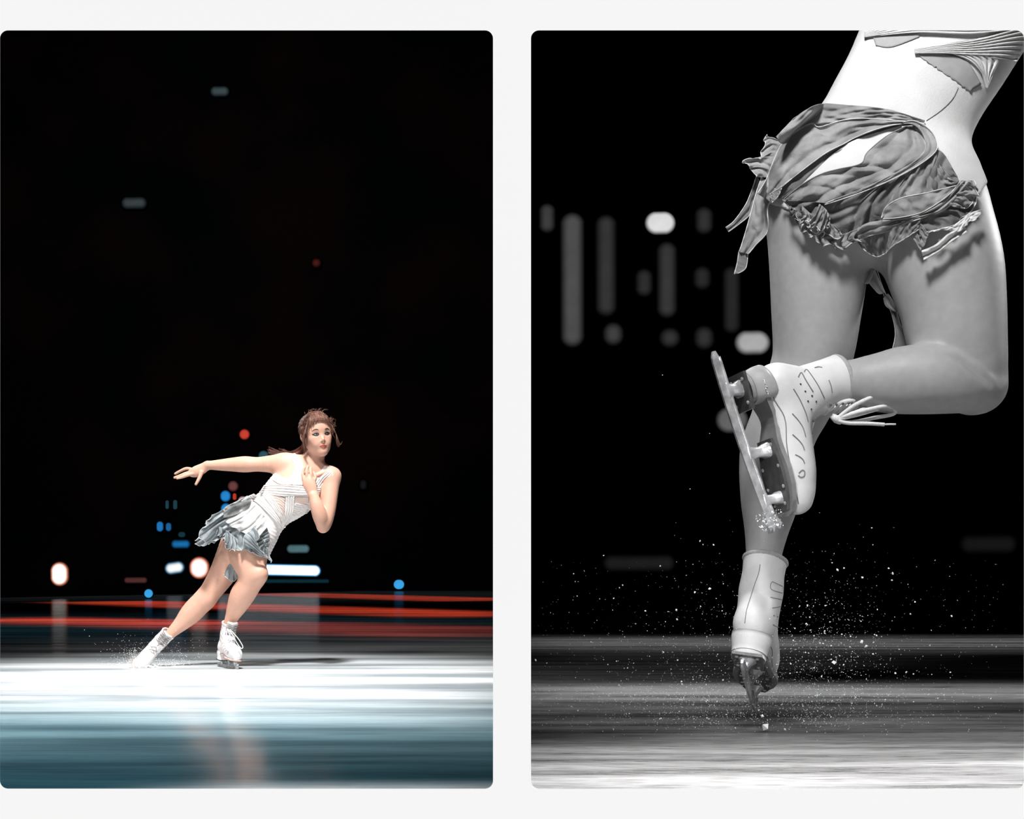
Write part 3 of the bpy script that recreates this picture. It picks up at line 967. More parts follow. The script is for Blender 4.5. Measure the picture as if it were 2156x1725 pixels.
def sheet(name, A, B, D, tree, parent, mat, off=4., nu=60, nv=16, pleat=(0, 0), plv=(0, 0), flare=(0, 0, 1.5), lat=(0, 0), ruffle=None, default=0., hem=None, hem_a=None, hem_r=1.2, thick=1.0, seed=0, smooth=6, curve=0., crumple=0.):
    """cloth panel between the pixel polylines A and B, laid over the body and folded in depth.
    pleat=(n, amp px) folds running from A to B; plv=(n, amp) folds running along; flare=(n, amp, power) waves growing toward B"""
    s = D / FOC
    a = resample(cr([(p[0], p[1]) for p in A], 8), nu); b = resample(cr([(p[0], p[1]) for p in B], 8), nu)
    r = np.random.default_rng(seed)
    ph = r.random(6) * 6.28
    u = np.linspace(0, 1, nu)[:, None]; v = np.linspace(0, 1, nv)[None]
    px = a[:, None, 0] * (1 - v) + b[:, None, 0] * v
    py = a[:, None, 1] * (1 - v) + b[:, None, 1] * v
    # outward bow of the strip
    if curve:
        t = b - a; L = np.linalg.norm(t, axis=1) + 1e-6
        px = px + curve * (4 * v * (1 - v)) * (t[:, 1] / L)[:, None]
        py = py - curve * (4 * v * (1 - v)) * (t[:, 0] / L)[:, None]
    uu = u + .035 * np.sin(5.3 * v + ph[0]) + .02 * np.sin(17 * u + ph[1])
    if lat[0]:
        w = v ** 1.5
        px = px + lat[1] * w * np.sin(2 * np.pi * lat[0] * uu + ph[2])
        py = py + lat[1] * .7 * w * np.sin(2 * np.pi * lat[0] * 1.37 * uu + ph[3])
    dep = np.zeros((nu, nv)); known = np.zeros((nu, nv), bool)
    for i in range(nu):
        for j in range(nv):
            h = base_depth(tree, px[i, j], py[i, j], D) if tree is not None else None
            if h is None: dep[i, j] = D + default * s
            else: dep[i, j] = h; known[i, j] = True
    if known.any() and default == 0:
        dep[~known] = np.median(dep[known])
    for _ in range(smooth):
        q = np.pad(dep, 1, mode='edge')
        m = (q[:-2, 1:-1] + q[2:, 1:-1] + q[1:-1, :-2] + q[1:-1, 2:]) / 4
        dep = np.where(known, np.minimum(dep, m), m)
    z = off + np.zeros((nu, nv))
    if pleat[0]:
        z = z + pleat[1] * (np.abs(np.sin(np.pi * pleat[0] * uu + ph[4])) - .5) * (.35 + .65 * np.sin(np.pi * np.clip(v, .02, .98)) ** .5)
    if plv[0]:
        z = z + plv[1] * (np.abs(np.sin(np.pi * plv[0] * (v + .05 * np.sin(6 * u + ph[5])) + ph[0])) - .5)
    if flare[0]:
        w = v ** flare[2]
        z = z + flare[1] * w * (np.sin(2 * np.pi * flare[0] * uu + ph[2]) + .45 * np.sin(2 * np.pi * flare[0] * 2.3 * uu + ph[3]))
    if crumple:
        for k in range(7):
            fu, fv = r.uniform(1, 7), r.uniform(-3, 3)
            z = z + crumple * (.9 / (1 + .25 * k)) * np.sin(2 * np.pi * (fu * u + fv * v) + r.uniform(0, 6.28) + 1.4 * np.sin(2 * np.pi * (r.uniform(.5, 2) * u + r.uniform(-1, 1) * v))) * .5
    y = dep - z * s
    P = np.stack([(px - CX) * y / FOC, y, CAMZ + (HY - py) * y / FOC], -1)
    V = P.reshape(-1, 3)
    idx = np.arange(nu * nv).reshape(nu, nv)
    Fc = np.stack([idx[:-1, :-1], idx[1:, :-1], idx[1:, 1:], idx[:-1, 1:]], -1).reshape(-1, 4)
    o = mesh_obj(name, V, Fc, mat, parent)
    md = o.modifiers.new('thickness', 'SOLIDIFY'); md.thickness = thick * s; md.offset = 0
    if hem is not None or hem_a is not None:
        for mm, edge in ((hem, P[:, -1]), (hem_a, P[:, 0])):
            if mm is None: continue
            t = MB(); q = resample(edge, nu * 1)
            q = q + np.array([0, -1, 0]) * s * .4
            t.tube(q, hem_r * s, 5)
            hm = t.build('rolled_hem', mm, parent if False else None, True)
            hm.parent = o; hm.matrix_parent_inverse = Matrix.Identity(4)
    return o, P


def grand(o, p):
    """make o a child of mesh p without moving it"""
    o.parent = p; o.matrix_parent_inverse = Matrix.Identity(4)
    return o

# ------------------------------------------------------------------ the leaning skater (left rink)
sL = DL / FOC
skater = empty('person', tuple(W(462, 1405, DL)))
finish(skater, 'young woman in white skating dress leaning sideways, one arm stretched out, hand on chest', 'person')

TORSO = [
    ([(528, 1122, 4, 47), (545, 1102, 2, 47), (566, 1080, 0, 44), (584, 1064, 0, 44), (604, 1046, 0, 50), (622, 1030, 0, 52), (640, 1012, 0, 44), (652, 998, 2, 30)], 16, .64),
    ([(600, 979, 6, 22), (625, 977, 4, 20), (652, 988, 0, 25), (680, 996, 0, 20), (697, 1004, 0, 18)], 12, .85),
    ([(613, 1030, -22, 17)], 22, .8),
    ([(648, 1040, -22, 17)], 22, .8),
    ([(505, 1096, 14, 30), (512, 1112, 14, 32)], 22, .85),
]
THIGHS = [
    ([(520, 1118, 14, 46), (496, 1158, 20, 36), (470, 1206, 26, 28.5), (448, 1240, 27, 23.5), (432, 1262, 26, 21.5)], 10, .95),
    ([(536, 1126, -4, 46), (524, 1164, -12, 41), (528, 1194, -22, 32.5), (534, 1212, -26, 26.5)], 10, .95),
]
CALVES = [
    ([(433, 1260, 26, 21.5), (417, 1276, 27, 23), (401, 1293, 27, 22), (383, 1312, 24, 16.5), (366, 1328, 20, 12.2), (355, 1339, 17, 10.2), (350, 1345, 16, 8.5)], 8, .95),
    ([(534, 1212, -26, 26), (523, 1233, -21, 25.5), (510, 1254, -14, 25.5), (499, 1277, -8, 20.5), (490, 1296, -4, 15), (485, 1309, -2, 12.8), (481, 1330, 0, 12)], 8, .95),
]
ARMS = [
    ([(600, 979, 6, 23), (575, 977.5, 9, 19), (543, 978, 12, 15.3), (516, 978, 15, 17), (490, 978.5, 18, 14.6), (462, 979.5, 20, 11.5), (437, 980, 22, 8.6)], 14, .95),
    ([(699, 1003, 0, 18), (695, 1034, -8, 17.5), (690, 1072, -16, 17), (684, 1100, -22, 15.5), (680, 1110, -25, 12)], 12, .95),
    ([(680, 1109, -25, 12.5), (674, 1088, -36, 15.5), (667, 1066, -42, 13.8), (660, 1043, -42, 9.6)], 5, .95),
]
HANDS = [
    ([(437, 980, 22, 8.8), (426, 987, 22, 11), (414, 993, 22, 12), (405, 996, 22, 9)], 4, .6),
    ([(660, 1043, -42, 9.4), (655, 1028, -41, 12.5), (650, 1016, -40, 13.4), (650, 1010, -39, 11.5)], 4, .55),
]
fr = 3.5
FINGERS = [
    [(408, 990, 26, 3.8), (393, 987, 27, fr), (380, 992, 28, 3.0), (369, 998, 28, 2.5)],
    [(406, 994, 22, 3.8), (392, 997, 21, fr), (379, 1002, 20, 3.1), (367.5, 1006, 19, 2.5)],
    [(406, 998, 18, 3.8), (394, 1001, 16, fr), (383, 1005, 15, 3.0), (373, 1007.5, 14, 2.5)],
    [(410, 1000, 25, 3.6), (398, 997, 30, 3), (388, 998, 32, 2.7), (380, 1001, 33, 2.3)],
    [(424, 995, 17, 5), (421, 1004, 14, 4.0), (417, 1012, 12, 3.5), (412.5, 1020, 11, 2.7)],
    [(641, 1012, -40, 4.0), (637.5, 1002, -40, fr), (638, 993, -38, 3.1), (641, 985, -36, 2.6)],
    [(647, 1010, -41, 4.0), (646, 999, -42, fr), (646, 990, -40, 3.1), (648.5, 981.5, -37, 2.6)],
    [(654, 1010, -40, 4.0), (655, 1000, -41, fr), (654, 992, -39, 3.1), (654, 985, -36, 2.6)],
    [(661, 1015, -38, 3.8), (664.5, 1007, -39, 3), (662.5, 1000, -37, 2.8), (660, 994, -35, 2.3)],
    [(646, 1026, -36, 5), (638, 1020, -33, 4.0), (633, 1012, -31, 3.4), (632, 1003, -30, 2.7)],
]
NECK = [([(657, 990, 2, 21), (662, 970, 0, 18.5), (668, 952, -2, 18.5)], 12, 1.0),
        ([(640, 984, 4, 15), (657, 968, 2, 15)], 14, 1.0)]

hs = 1.13                                            # head size
HO = Vector(W(666, 917, DL - 8 * sL))
yaw = math.radians(27)
hU = Vector((-.13, -.03, 1)).normalized()
hF = Vector((math.sin(yaw), -math.cos(yaw), -.02)); hF = (hF - hU * hF.dot(hU)).normalized()
hR = hF.cross(hU).normalized()
if hR.x < 0: hR = -hR


def hp_(f, r, u):
    return HO + (hF * f + hR * r + hU * u) * hs


def hc(rows):
    return [(*hp_(f, r, u), rad * hs) for f, r, u, rad in rows]


def head_prims(F):
    F.chain(hc([(-.028, 0, .038, .068), (.022, 0, .042, .062)]), k=.01, raw=True)
    F.chain(hc([(.024, 0, .012, .060), (.030, 0, -.022, .053), (.044, 0, -.060, .035), (.056, 0, -.086, .020)]), k=.03)
    for q in (-1, 1):
        F.chain(hc([(.004, q * .042, -.040, .022), (.026, q * .034, -.066, .020), (.052, q * .012, -.088, .015)]), k=.03)
        F.chain(hc([(.052, q * .034, -.024, .020), (.058, q * .026, -.045, .018)]), k=.035)
        F.chain(hc([(.064, q * .018, .020, .013), (.056, q * .042, .016, .011)]), k=.02)
        F.chain(hc([(.090, q * .029, -.001, .008), (.084, q * .038, -.002, .007)]), k=.014, sub=True)
        F.chain(hc([(.070, q * .024, -.003, .008), (.067, q * .036, -.003, .0075)]), k=.008)
        F.chain(hc([(.084, q * .0085, -.0375, .0048)]), k=.006)
        F.chain(hc([(-.004, q * .071, .012, .011), (-.012, q * .075, -.004, .012), (-.004, q * .070, -.024, .008)]), k=.005, flat=.5, axis=tuple(hR))
        F.chain(hc([(.002, q * .080, -.002, .007)]), k=.004, sub=True)
    F.chain(hc([(.070, 0, .012, .0055), (.080, 0, -.010, .0055), (.091, 0, -.030, .0070), (.086, 0, -.037, .006)]), k=.012)
    F.chain(hc([(.074, -.013, -.060, .0045), (.080, 0, -.0575, .0050), (.074, .013, -.060, .0045)]), k=.008)
    F.chain(hc([(.073, -.011, -.067, .0045), (.078, 0, -.0685, .0058), (.073, .011, -.067, .0045)]), k=.008)


BF = Field((W(350, 0, DL)[0] - .03, DL - .30, CAMZ + (HY - 1372) * sL), (W(722, 0, DL)[0] + .02, DL + .24, CAMZ + (HY - 862) * sL), .0034)
for grp in (TORSO, THIGHS, CALVES, ARMS, HANDS, NECK):
    for rows, k, fl in grp:
        BF.chain(pxpts(rows, DL), k=k * sL, flat=fl)
for rows in FINGERS:
    BF.chain(pxpts(rows, DL), k=2.0 * sL)
# knee, elbow and collar detail
BF.chain(pxpts([(549, 1208, -40, 13)], DL), k=16 * sL)
BF.chain(pxpts([(622, 985, -14, 3), (645, 996, -22, 3), (654, 1001, -22, 3)], DL), k=6 * sL)
BF.chain(pxpts([(690, 992, -14, 3), (672, 1000, -20, 3), (662, 1003, -22, 3)], DL), k=6 * sL)
head_prims(BF)
V, Fc = BF.mesh()
body = mesh_obj('body', V, Fc, M_skin, skater)
body_tree = bvh_of(body)
del BF


def face_patch(name, poly, m, lift=.0008, dome=.0015, parent=body):
    """patch on the face: poly in head (r, u) metres, laid on the surface"""
    P = cr([(p[0], p[1], 0) for p in poly], 4, closed=True)
    c = P.mean(0)
    V, F = [], []
    K = 3; n = len(P)
    for k in range(K + 1):
        f = 1 - k / K
        for p in P:
            q = c + (p - c) * f
            o = hp_(.2, q[0], q[1])
            h = body_tree.ray_cast(o, -hF)[0] or hp_(.07, q[0], q[1])
            V.append(tuple(h + hF * (lift + dome * (1 - f * f)) * hs))
    for k in range(K):
        for i in range(n): F.append((k * n + i, k * n + (i + 1) % n, (k + 1) * n + (i + 1) % n, (k + 1) * n + i))
    o = mesh_obj(name, V, F, m)
    return grand(o, parent)


def face_line(name, pts, r, m, lift=.001, parent=body):
    P = cr([(p[0], p[1], 0) for p in pts], 5); q = []
    for p in P:
        h = body_tree.ray_cast(hp_(.2, p[0], p[1]), -hF)[0] or hp_(.07, p[0], p[1])
        q.append(tuple(h + hF * lift * hs))
    n = len(q)
    rr = [r * hs * (.35 + .65 * math.sin(math.pi * (i + .5) / n)) for i in range(n)] if not isinstance(r, list) else [hs * np.interp(i / (n - 1), np.linspace(0, 1, len(r)), r) for i in range(n)]
    b = MB(); b.tube(q, rr, 6)
    return grand(b.build(name, m, None, True), parent)


for q in (-1, 1):
    c = .0290 * q
    ew = face_patch('eye', [(c - .0125, -.0025), (c - .006, .0012), (c + .001, .0024), (c + .008, .0012), (c + .0125, -.002), (c + .006, -.0055), (c - .004, -.006)], M_eyew, .0008, .0018)
    face_patch('iris', [(c + .002 + .0048 * math.cos(a), -.0018 + .0040 * math.sin(a)) for a in [k * math.pi / 5 for k in range(10)]], M_iris, .0024, .0006, ew)
    face_patch('pupil', [(c + .002 + .0022 * math.cos(a), -.0016 + .0022 * math.sin(a)) for a in [k * math.pi / 4 for k in range(8)]], M_liner, .0032, .0004, ew)
    face_line('eyeliner', [(c - .0185 * (1 if q < 0 else .80), .0005 if q < 0 else -.002), (c - .010, .0012), (c, .0034), (c + .009, .0018), (c + .0175 * (1 if q > 0 else .80), .0005 if q > 0 else -.003)], .0030, M_liner, .0018)
    face_line('eyeliner', [(c - .0150, -.0020), (c - .004, -.0066), (c + .006, -.0062), (c + .0145, -.0015)], .0018, M_liner, .0015)
    face_line('eyebrow', [(c - .018 if q < 0 else c - .012, .0165 if q < 0 else .0185), (c - .004, .0225), (c + .006, .0225), (c + .013 if q < 0 else c + .018, .0185 if q < 0 else .0165)], .0020, M_brow, .0005)
    face_patch('nostril', [(.0068 * q + .0026 * math.cos(a), -.0425 + .0014 * math.sin(a)) for a in [k * math.pi / 4 for k in range(8)]], M_nost, .0005, 0)
face_patch('upper_lip', [(-.0205, -.0632), (-.009, -.0578), (-.003, -.0556), (0, -.0566), (.003, -.0556), (.009, -.0578), (.0205, -.0632), (.008, -.0630), (-.008, -.0630)], M_lips, .0006, .0008)
face_patch('lower_lip', [(-.0195, -.0644), (-.008, -.0642), (.008, -.0642), (.0195, -.0644), (.0105, -.0712), (0, -.0732), (-.0105, -.0712)], M_lips, .0006, .0016)
face_line('mouth_line', [(-.0180, -.0634), (-.008, -.0630), (0, -.0638), (.008, -.0630), (.0180, -.0634)], .0008, M_nost, .0016)

# hair: scalp cap and strands
HFm = Field(tuple(hp_(0, 0, 0) - Vector((.14, .14, .16))), tuple(hp_(0, 0, 0) + Vector((.14, .14, .17))), .0036)
HFm.chain(hc([(-.030, 0, .040, .077), (.016, 0, .047, .073)]), k=.01, raw=True)
HFm.chain(hc([(-.055, 0, .0, .050), (-.072, -.010, -.035, .034), (-.070, -.018, -.070, .020)]), k=.03)
HFm.chain(hc([(.02, -.068, .030, .016), (.012, -.072, 0, .013)]), k=.02)
HFm.chain(hc([(.02, .068, .030, .016), (.012, .072, 0, .013)]), k=.02)
X, Y, Z = HFm.grids()
rel = [X - HO.x, Y - HO.y, Z - HO.z]
f_ = sum(rel[i] * hF[i] for i in range(3)) / hs; r_ = sum(rel[i] * hR[i] for i in range(3)) / hs; u_ = sum(rel[i] * hU[i] for i in range(3)) / hs
HFm.g = HFm.g + (.0016 * np.sin(r_ * 420 + 60 * f_ + 7 * np.sin(u_ * 60))).astype(np.float32)
cut = np.minimum(f_ - .030 - .25 * np.clip(u_ - .02, 0, 1), .062 - u_)   # free of hair: in front of the ears and below the fringe root
HFm.g = np.maximum(HFm.g, (cut * .8).astype(np.float32))
V, Fc = HFm.mesh()
hair = mesh_obj('hair', V, Fc, M_hair, skater)
HB, HB2 = MB(), MB()
rr = random.Random(3)


def strand(b, pts, r0, taper=.25, n=3):
    P = cr([tuple(p) for p in pts], 4)
    m = len(P)
    b.tube(P, [r0 * (1 - (1 - taper) * (i / (m - 1)) ** 2) for i in range(m)], n, cap=False)


def skl(f, r, u, k=1.0):
    """push a head-space point onto the hair cap"""
    c = Vector((-.007, 0, .044)); p = Vector((f, r, u)) - c
    e = math.sqrt((p.x / .098) ** 2 + (p.y / .076) ** 2 + (p.z / .078) ** 2)
    return c + p * (k / e)


for i in range(620):                                         # swept back from the hairline to the knot
    a = rr.uniform(-1.75, 1.75)
    st = skl(.085 * math.cos(a), .075 * math.sin(a), .070 - .045 * abs(a) / 1.7 + rr.uniform(0, .035), 1.02)
    m1 = skl(.03 * math.cos(a) - .01, .080 * math.sin(a) + rr.uniform(-.01, .01), .12 - .10 * abs(math.sin(a)), 1.03)
    m2 = skl(-.07, .06 * math.sin(a) * .9, .065 - .05 * abs(math.sin(a)), 1.03)
    e = Vector((-.082 + rr.uniform(-.01, .01), -.01 + rr.uniform(-.014, .014), -.045 + rr.uniform(-.02, .02)))
    (strand)(HB if rr.random() < .6 else HB2, [hp_(*st), hp_(*m1), hp_(*m2), hp_(*e)], .00075 * hs, .6)
for i in range(420):                                         # fringe
    t = rr.uniform(-1, 1)
    st = skl(-.02 + rr.uniform(-.03, .02), t * .030, .13, 1.0)
    m0 = skl(.045, t * .045, .112, 1.035)
    m1 = skl(.078, t * .058, .080, 1.05)
    end = Vector((.084 - .022 * t * t, t * .064 + rr.uniform(-.009, .009), .036 + rr.uniform(-.010, .018) - .022 * abs(t) ** 3 - (.010 if rr.random() < .22 else 0)))
    strand(HB if rr.random() < .5 else HB2, [hp_(*st), hp_(*m0), hp_(*m1), hp_(*end)], .0007 * hs, .2)
for i in range(110):                                         # locks in front of the near ear
    q = rr.random()
    st = skl(.060, -.052, .075, 1.05)
    m1 = Vector((.058 + rr.uniform(-.012, .012), -.073, .030)); m2 = Vector((.040 + rr.uniform(-.02, .014), -.082 + rr.uniform(-.004, .004), -.02))
    e = Vector((.028 + rr.uniform(-.03, .03), -.076 + rr.uniform(-.006, .006), -.055 - .05 * q * q))
    strand(HB2 if rr.random() < .6 else HB, [hp_(*st), hp_(*m1), hp_(*m2), hp_(*e)], .0008 * hs, .3)
for i in range(34):  # wind-blown wisps beyond the far cheek
    u0 = rr.uniform(-.01, .09)
    st = skl(.055, .070, u0, 1.03); L = rr.uniform(.2, .8)
    m1 = st + Vector((.006, .022 * L, rr.uniform(-.02, .012))); e = st + Vector((rr.uniform(-.03, .02), .050 * L, rr.uniform(-.075, .035) * L))
    strand(HB2, [hp_(*st), hp_(*m1), hp_(*e)], .0006 * hs, .3)
for i in range(6):
    st = skl(.060, .066, .05, 1.02)
    strand(HB2, [hp_(*st), hp_(.065, .080, .0), hp_(.062, .078 + .004 * i, -.06), hp_(.06, .092 + .004 * i, -.075 + .006 * i)], .0007 * hs, .4)
for i in range(22):                                          # loose hairs over the crown
    a = rr.uniform(-1.5, 1.5); st = skl(.02 * math.cos(a) + rr.uniform(-.05, .03), .05 * math.sin(a), .12, 1.02)
    e = st + Vector((rr.uniform(-.02, .03), rr.uniform(.0, .04), rr.uniform(.004, .014)))
    strand(HB2, [hp_(*st), hp_(*((st + e) / 2 + Vector((0, 0, .008)))), hp_(*e)], .0005 * hs, .4)
grand(HB.build('dark_strand', M_hair, None, True), hair)['kind'] = 'stuff'
grand(HB2.build('light_strand', M_hair2, None, True), hair)['kind'] = 'stuff'
PB = MB()
for i in range(150):                                         # ponytail blowing out behind the shoulder
    o = rr.gauss(0, 1); L = rr.uniform(.5, 1); z = rr.uniform(16, 30)
    e = (640 - 76 * L + rr.uniform(-3, 3), 953 + 4 * o - 6 * (L > .93) * rr.random())
    pts = [(642 + rr.uniform(-4, 4), 928 + rr.uniform(-6, 8), z - 6), (634 + o * 2, 949 + o * 2.5, z), (612, 957 + o * 2.6, z), (590, 957.5 + o * 3, z), (e[0], e[1], z + 2)]
    pts = [p for p in pts[:4] if p[0] > e[0] + 4] + [pts[4]]
    strand(PB, [W(p[0], p[1], DL + p[2] * sL) for p in pts], .0017, .3)
for i in range(60):
    strand(PB, [hp_(-.07, -.01 + rr.uniform(-.02, .02), -.02), hp_(-.075 + rr.uniform(-.01, .02), -.035 + rr.uniform(-.02, .02), -.06), W(640 + rr.uniform(-6, 14), 965 + rr.uniform(-6, 6), DL + 14 * sL)], .0016, .5)
pony = PB.build('ponytail', mat('reddish_hair', lin(120, 66, 52), .4, noise=.45, nscale=50), skater, True)
er = MB(); er.tube([W(643 + 2.6 * math.cos(a), 941 + 2.6 * math.sin(a), DL - 22 * sL) for a in np.linspace(0, 6.2, 12)], .5 * sL, 5)
er.build('earring', M_steel, skater, True)

# dress: fitted bodice
DF = Field((W(470, 0, DL)[0], DL - .22, CAMZ + (HY - 1186) * sL), (W(722, 0, DL)[0], DL + .2, CAMZ + (HY - 940) * sL), .0034)
for rows, k, fl in TORSO: DF.chain(pxpts(rows, DL), k=k * sL, flat=fl)
for rows, k, fl in THIGHS: DF.chain(pxpts(rows[:3], DL), k=k * sL, flat=fl)
X, Y, Z = DF.grids()
U = CX + X * FOC / Y; Vv = HY - (Z - CAMZ) * FOC / Y
neck_poly = [(598, 940), (601, 952), (613, 965), (620.5, 984), (617, 998), (607, 1008), (594, 1005), (576, 993), (566, 1006), (553, 1018), (541, 1034), (519, 1043), (470, 1070), (478, 1120),
             (520, 1140), (548, 1168), (566, 1178), (580, 1172), (600, 1150), (640, 1110), (668, 1082), (690, 1056), (688, 1032), (697, 1018), (705, 1006), (712, 996), (702, 984), (684, 980), (672, 996), (655, 1012), (644, 1006), (640, 984), (634, 968), (622, 955), (612, 944)]
mask = poly_sd(U, Vv, neck_poly) * sL
pl = np.sin((U * .55 - Vv * .83) * .9 + 1.5 * np.sin(U * .05)) * .0009
DF.g = np.maximum(DF.g - .0045 - pl.astype(np.float32), mask.astype(np.float32))
V, Fc = DF.mesh()
bodice = mesh_obj('bodice', V, Fc, M_dress, skater)
btree = bvh_of(bodice)
both_tree = bvh_many(body, bodice)
del DF
# pleated bands of mesh wrapped over the bodice
BN = [
    ([(556, 1022), (590, 1021), (625, 1023), (660, 1026), (676, 1026)], [(547, 1036), (585, 1044), (625, 1045), (655, 1043), (672, 1044)], (4, 3.0), M_dress),
    ([(607, 957), (616, 970), (624, 990), (616, 1022)], [(618, 957), (631, 968), (640, 990), (640, 1022)], (4, 2.2), M_dress),
    ([(696, 986), (680, 1000), (664, 1018)], [(703, 1001), (690, 1020), (676, 1038)], (5, 2.2), M_dress),
    ([(546, 1035), (566, 1060), (590, 1092), (594, 1113)], [(562, 1034), (582, 1058), (600, 1090), (598, 1112)], (4, 2.6), M_dress),
    ([(601, 1046), (599, 1080), (594, 1112)], [(621, 1046), (617, 1080), (600, 1112)], (4, 2.4), M_dress),
    ([(620, 1060), (640, 1062), (650, 1064)], [(614, 1086), (632, 1085), (647, 1081)], (6, 1.8), M_dress),
    ([(560, 1038), (578, 1040), (600, 1050)], [(585, 1075), (592, 1082), (598, 1090)], (7, 1.6), M_nude),
    ([(520, 1046), (545, 1062), (575, 1092), (592, 1112)], [(534, 1040), (560, 1058), (585, 1086), (596, 1110)], (3, 2.4), M_dress),
]
for i, (A, B, pv, m) in enumerate(BN):
    sheet('pleated_band', A, B, DL, btree, skater, m, off=1.6, nu=40, nv=22, plv=pv, seed=i, thick=.8, smooth=3)
# sheer insets
for A, B in (([(579, 996), (590, 1008), (603, 1011)], [(574, 1012), (588, 1020), (604, 1021)]), ([(617, 1000), (612, 1010), (606, 1015)], [(622, 1020), (615, 1021), (606, 1021)]), ([(622, 1046), (640, 1047), (650, 1048)], [(620, 1060), (638, 1061), (650, 1060)])):
    sheet('sheer_inset', A, B, DL, btree, skater, M_nude, off=.8, nu=16, nv=10, seed=3, thick=.5, smooth=2)

# skirt panels
sk, _ = sheet('skirt_panel', [(521, 1044), (532, 1060), (546, 1080), (558, 1102), (566, 1124), (568, 1146)], [(444, 1086), (434, 1104), (418, 1134), (446, 1140), (472, 1131), (490, 1152), (520, 1160), (540, 1167), (556, 1174)],
              DL, both_tree, skater, M_chif, off=7, nu=110, nv=34, pleat=(13, 5), flare=(6.5, 5, 1.6), lat=(7, 3.0), hem=M_hem, hem_r=.55, seed=5, crumple=2.5, smooth=14, thick=.7)
sheet('skirt_panel', [(519, 1045), (534, 1058), (552, 1080), (568, 1104)], [(474, 1068), (470, 1092), (498, 1116), (540, 1134)],
      DL, both_tree, skater, M_chif_w, off=13, nu=70, nv=26, pleat=(8, 4), flare=(5, 4, 1.4), lat=(5, 2), seed=8, crumple=2, smooth=14, thick=.7)
sheet('ruffle', [(448, 1084), (452, 1098), (462, 1112), (470, 1122)], [(437, 1098), (428, 1116), (412, 1144), (430, 1148), (452, 1141)], DL, None, skater, M_chif, off=18, nu=64, nv=16, pleat=(7, 4), flare=(6, 4, 1.2), lat=(7, 3.5), hem=M_hem, hem_r=.6, seed=11, default=5, thick=.7)
sheet('ruffle', [(458, 1106), (478, 1118), (500, 1136)], [(452, 1122), (468, 1134), (484, 1158), (504, 1156)], DL, both_tree, skater, M_chif, off=19, nu=64, nv=16, pleat=(6, 4), flare=(6, 5, 1.2), lat=(6, 4), hem=M_hem, hem_r=.6, seed=12, thick=.7)
sheet('ruffle', [(536, 1106), (528, 1116), (514, 1130), (513, 1146)], [(548, 1128), (540, 1142), (548, 1160), (566, 1176)], DL, both_tree, skater, M_chif, off=19, nu=56, nv=16, pleat=(4, 3), flare=(5, 4, 1.3), lat=(5, 2.5), hem=M_hem, hem_a=M_hem, hem_r=.55, seed=13, thick=.7)
sheet('ruffle', [(552, 1134), (556, 1142), (560, 1152)], [(560, 1140), (558, 1158), (572, 1184)], DL, both_tree, skater, M_chif, off=16, nu=30, nv=10, pleat=(3, 3), flare=(4, 3, 1.3), lat=(4, 2.5), hem=M_hem, hem_r=.5, seed=14, thick=.7)
sheet('hanging_ruffle', [(486, 1182), (492, 1186), (500, 1192)], [(470, 1210), (480, 1219), (494, 1224), (510, 1209)], DL, None, skater, M_chif, off=7, nu=40, nv=16, pleat=(4, 3), flare=(4, 3, 1.2), lat=(4, 2), hem=M_hem, hem_r=.5, seed=15, thick=.7)
sheet('hanging_ruffle', [(470, 1158), (474, 1164), (474, 1172)], [(460, 1168), (457, 1178), (454, 1190)], DL, None, skater, M_chif, off=-20, nu=26, nv=10, pleat=(3, 2), flare=(3, 2, 1.2), lat=(4, 2), hem=M_hem, hem_r=.5, seed=16, thick=.7)

# skates
ML = (M_leather, M_orange, M_leather, M_seam, M_lace_l, M_leather)
# foot carrying the weight: toe toward the camera and right
F1, U1 = (.50, -.86, -.10), (.10, .02, 1)
O1 = boot_origin(F1, U1, -.14, W(483, 1313.5, DL - .01), 1.1)
skate1 = empty('ice_skate', tuple(O1)); finish(skate1, 'white laced figure skate on her standing foot, whole blade visible on the ice', 'skate')
mm1 = frame(O1, F1, U1, 1.1)
i1 = make_skate(skate1, mm1, -.14, ML, h=.0036, far=True)
F2_, U2 = (-.16, -.86, -.42), (.66, -.30, .62)
O2 = boot_origin(F2_, U2, .22, W(354, 1334, DL + .045), 1.06)
skate2 = empty('ice_skate', tuple(O2)); finish(skate2, 'white laced figure skate of her trailing foot, toe in the spray of ice', 'skate')
mm2 = frame(O2, F2_, U2, 1.06)
i2 = make_skate(skate2, mm2, .22, ML, h=.0036, far=True)


def bow(info, root, loops, r, m, name='lace_bow'):
    b = MB()
    for L in loops: b.tube(cr(L, 6), r, 5)
    return b.build(name, m, root, True)


bow(i1, skate1, [[W(480, 1325, DL - .20), W(490, 1338, DL - .22), W(500, 1356, DL - .20), W(508, 1366, DL - .2), W(511, 1361, DL - .2), W(500, 1343, DL - .21), W(484, 1326, DL - .21)],
                [W(479, 1324, DL - .20), W(477, 1340, DL - .24), W(482, 1358, DL - .25), W(490, 1362, DL - .22), W(486, 1345, DL - .23), W(480, 1326, DL - .21)]], .0028, M_lace)
bow(i2, skate2, [[W(344, 1342, DL + .03), W(332, 1350, DL + .02), W(325, 1362, DL + .02), W(334, 1358, DL + .01), W(345, 1344, DL + .02)],
                [W(344, 1342, DL + .03), W(352, 1352, DL + .01), W(346, 1362, DL + .01), W(338, 1356, DL + .01)]], .0028, M_lace_l)

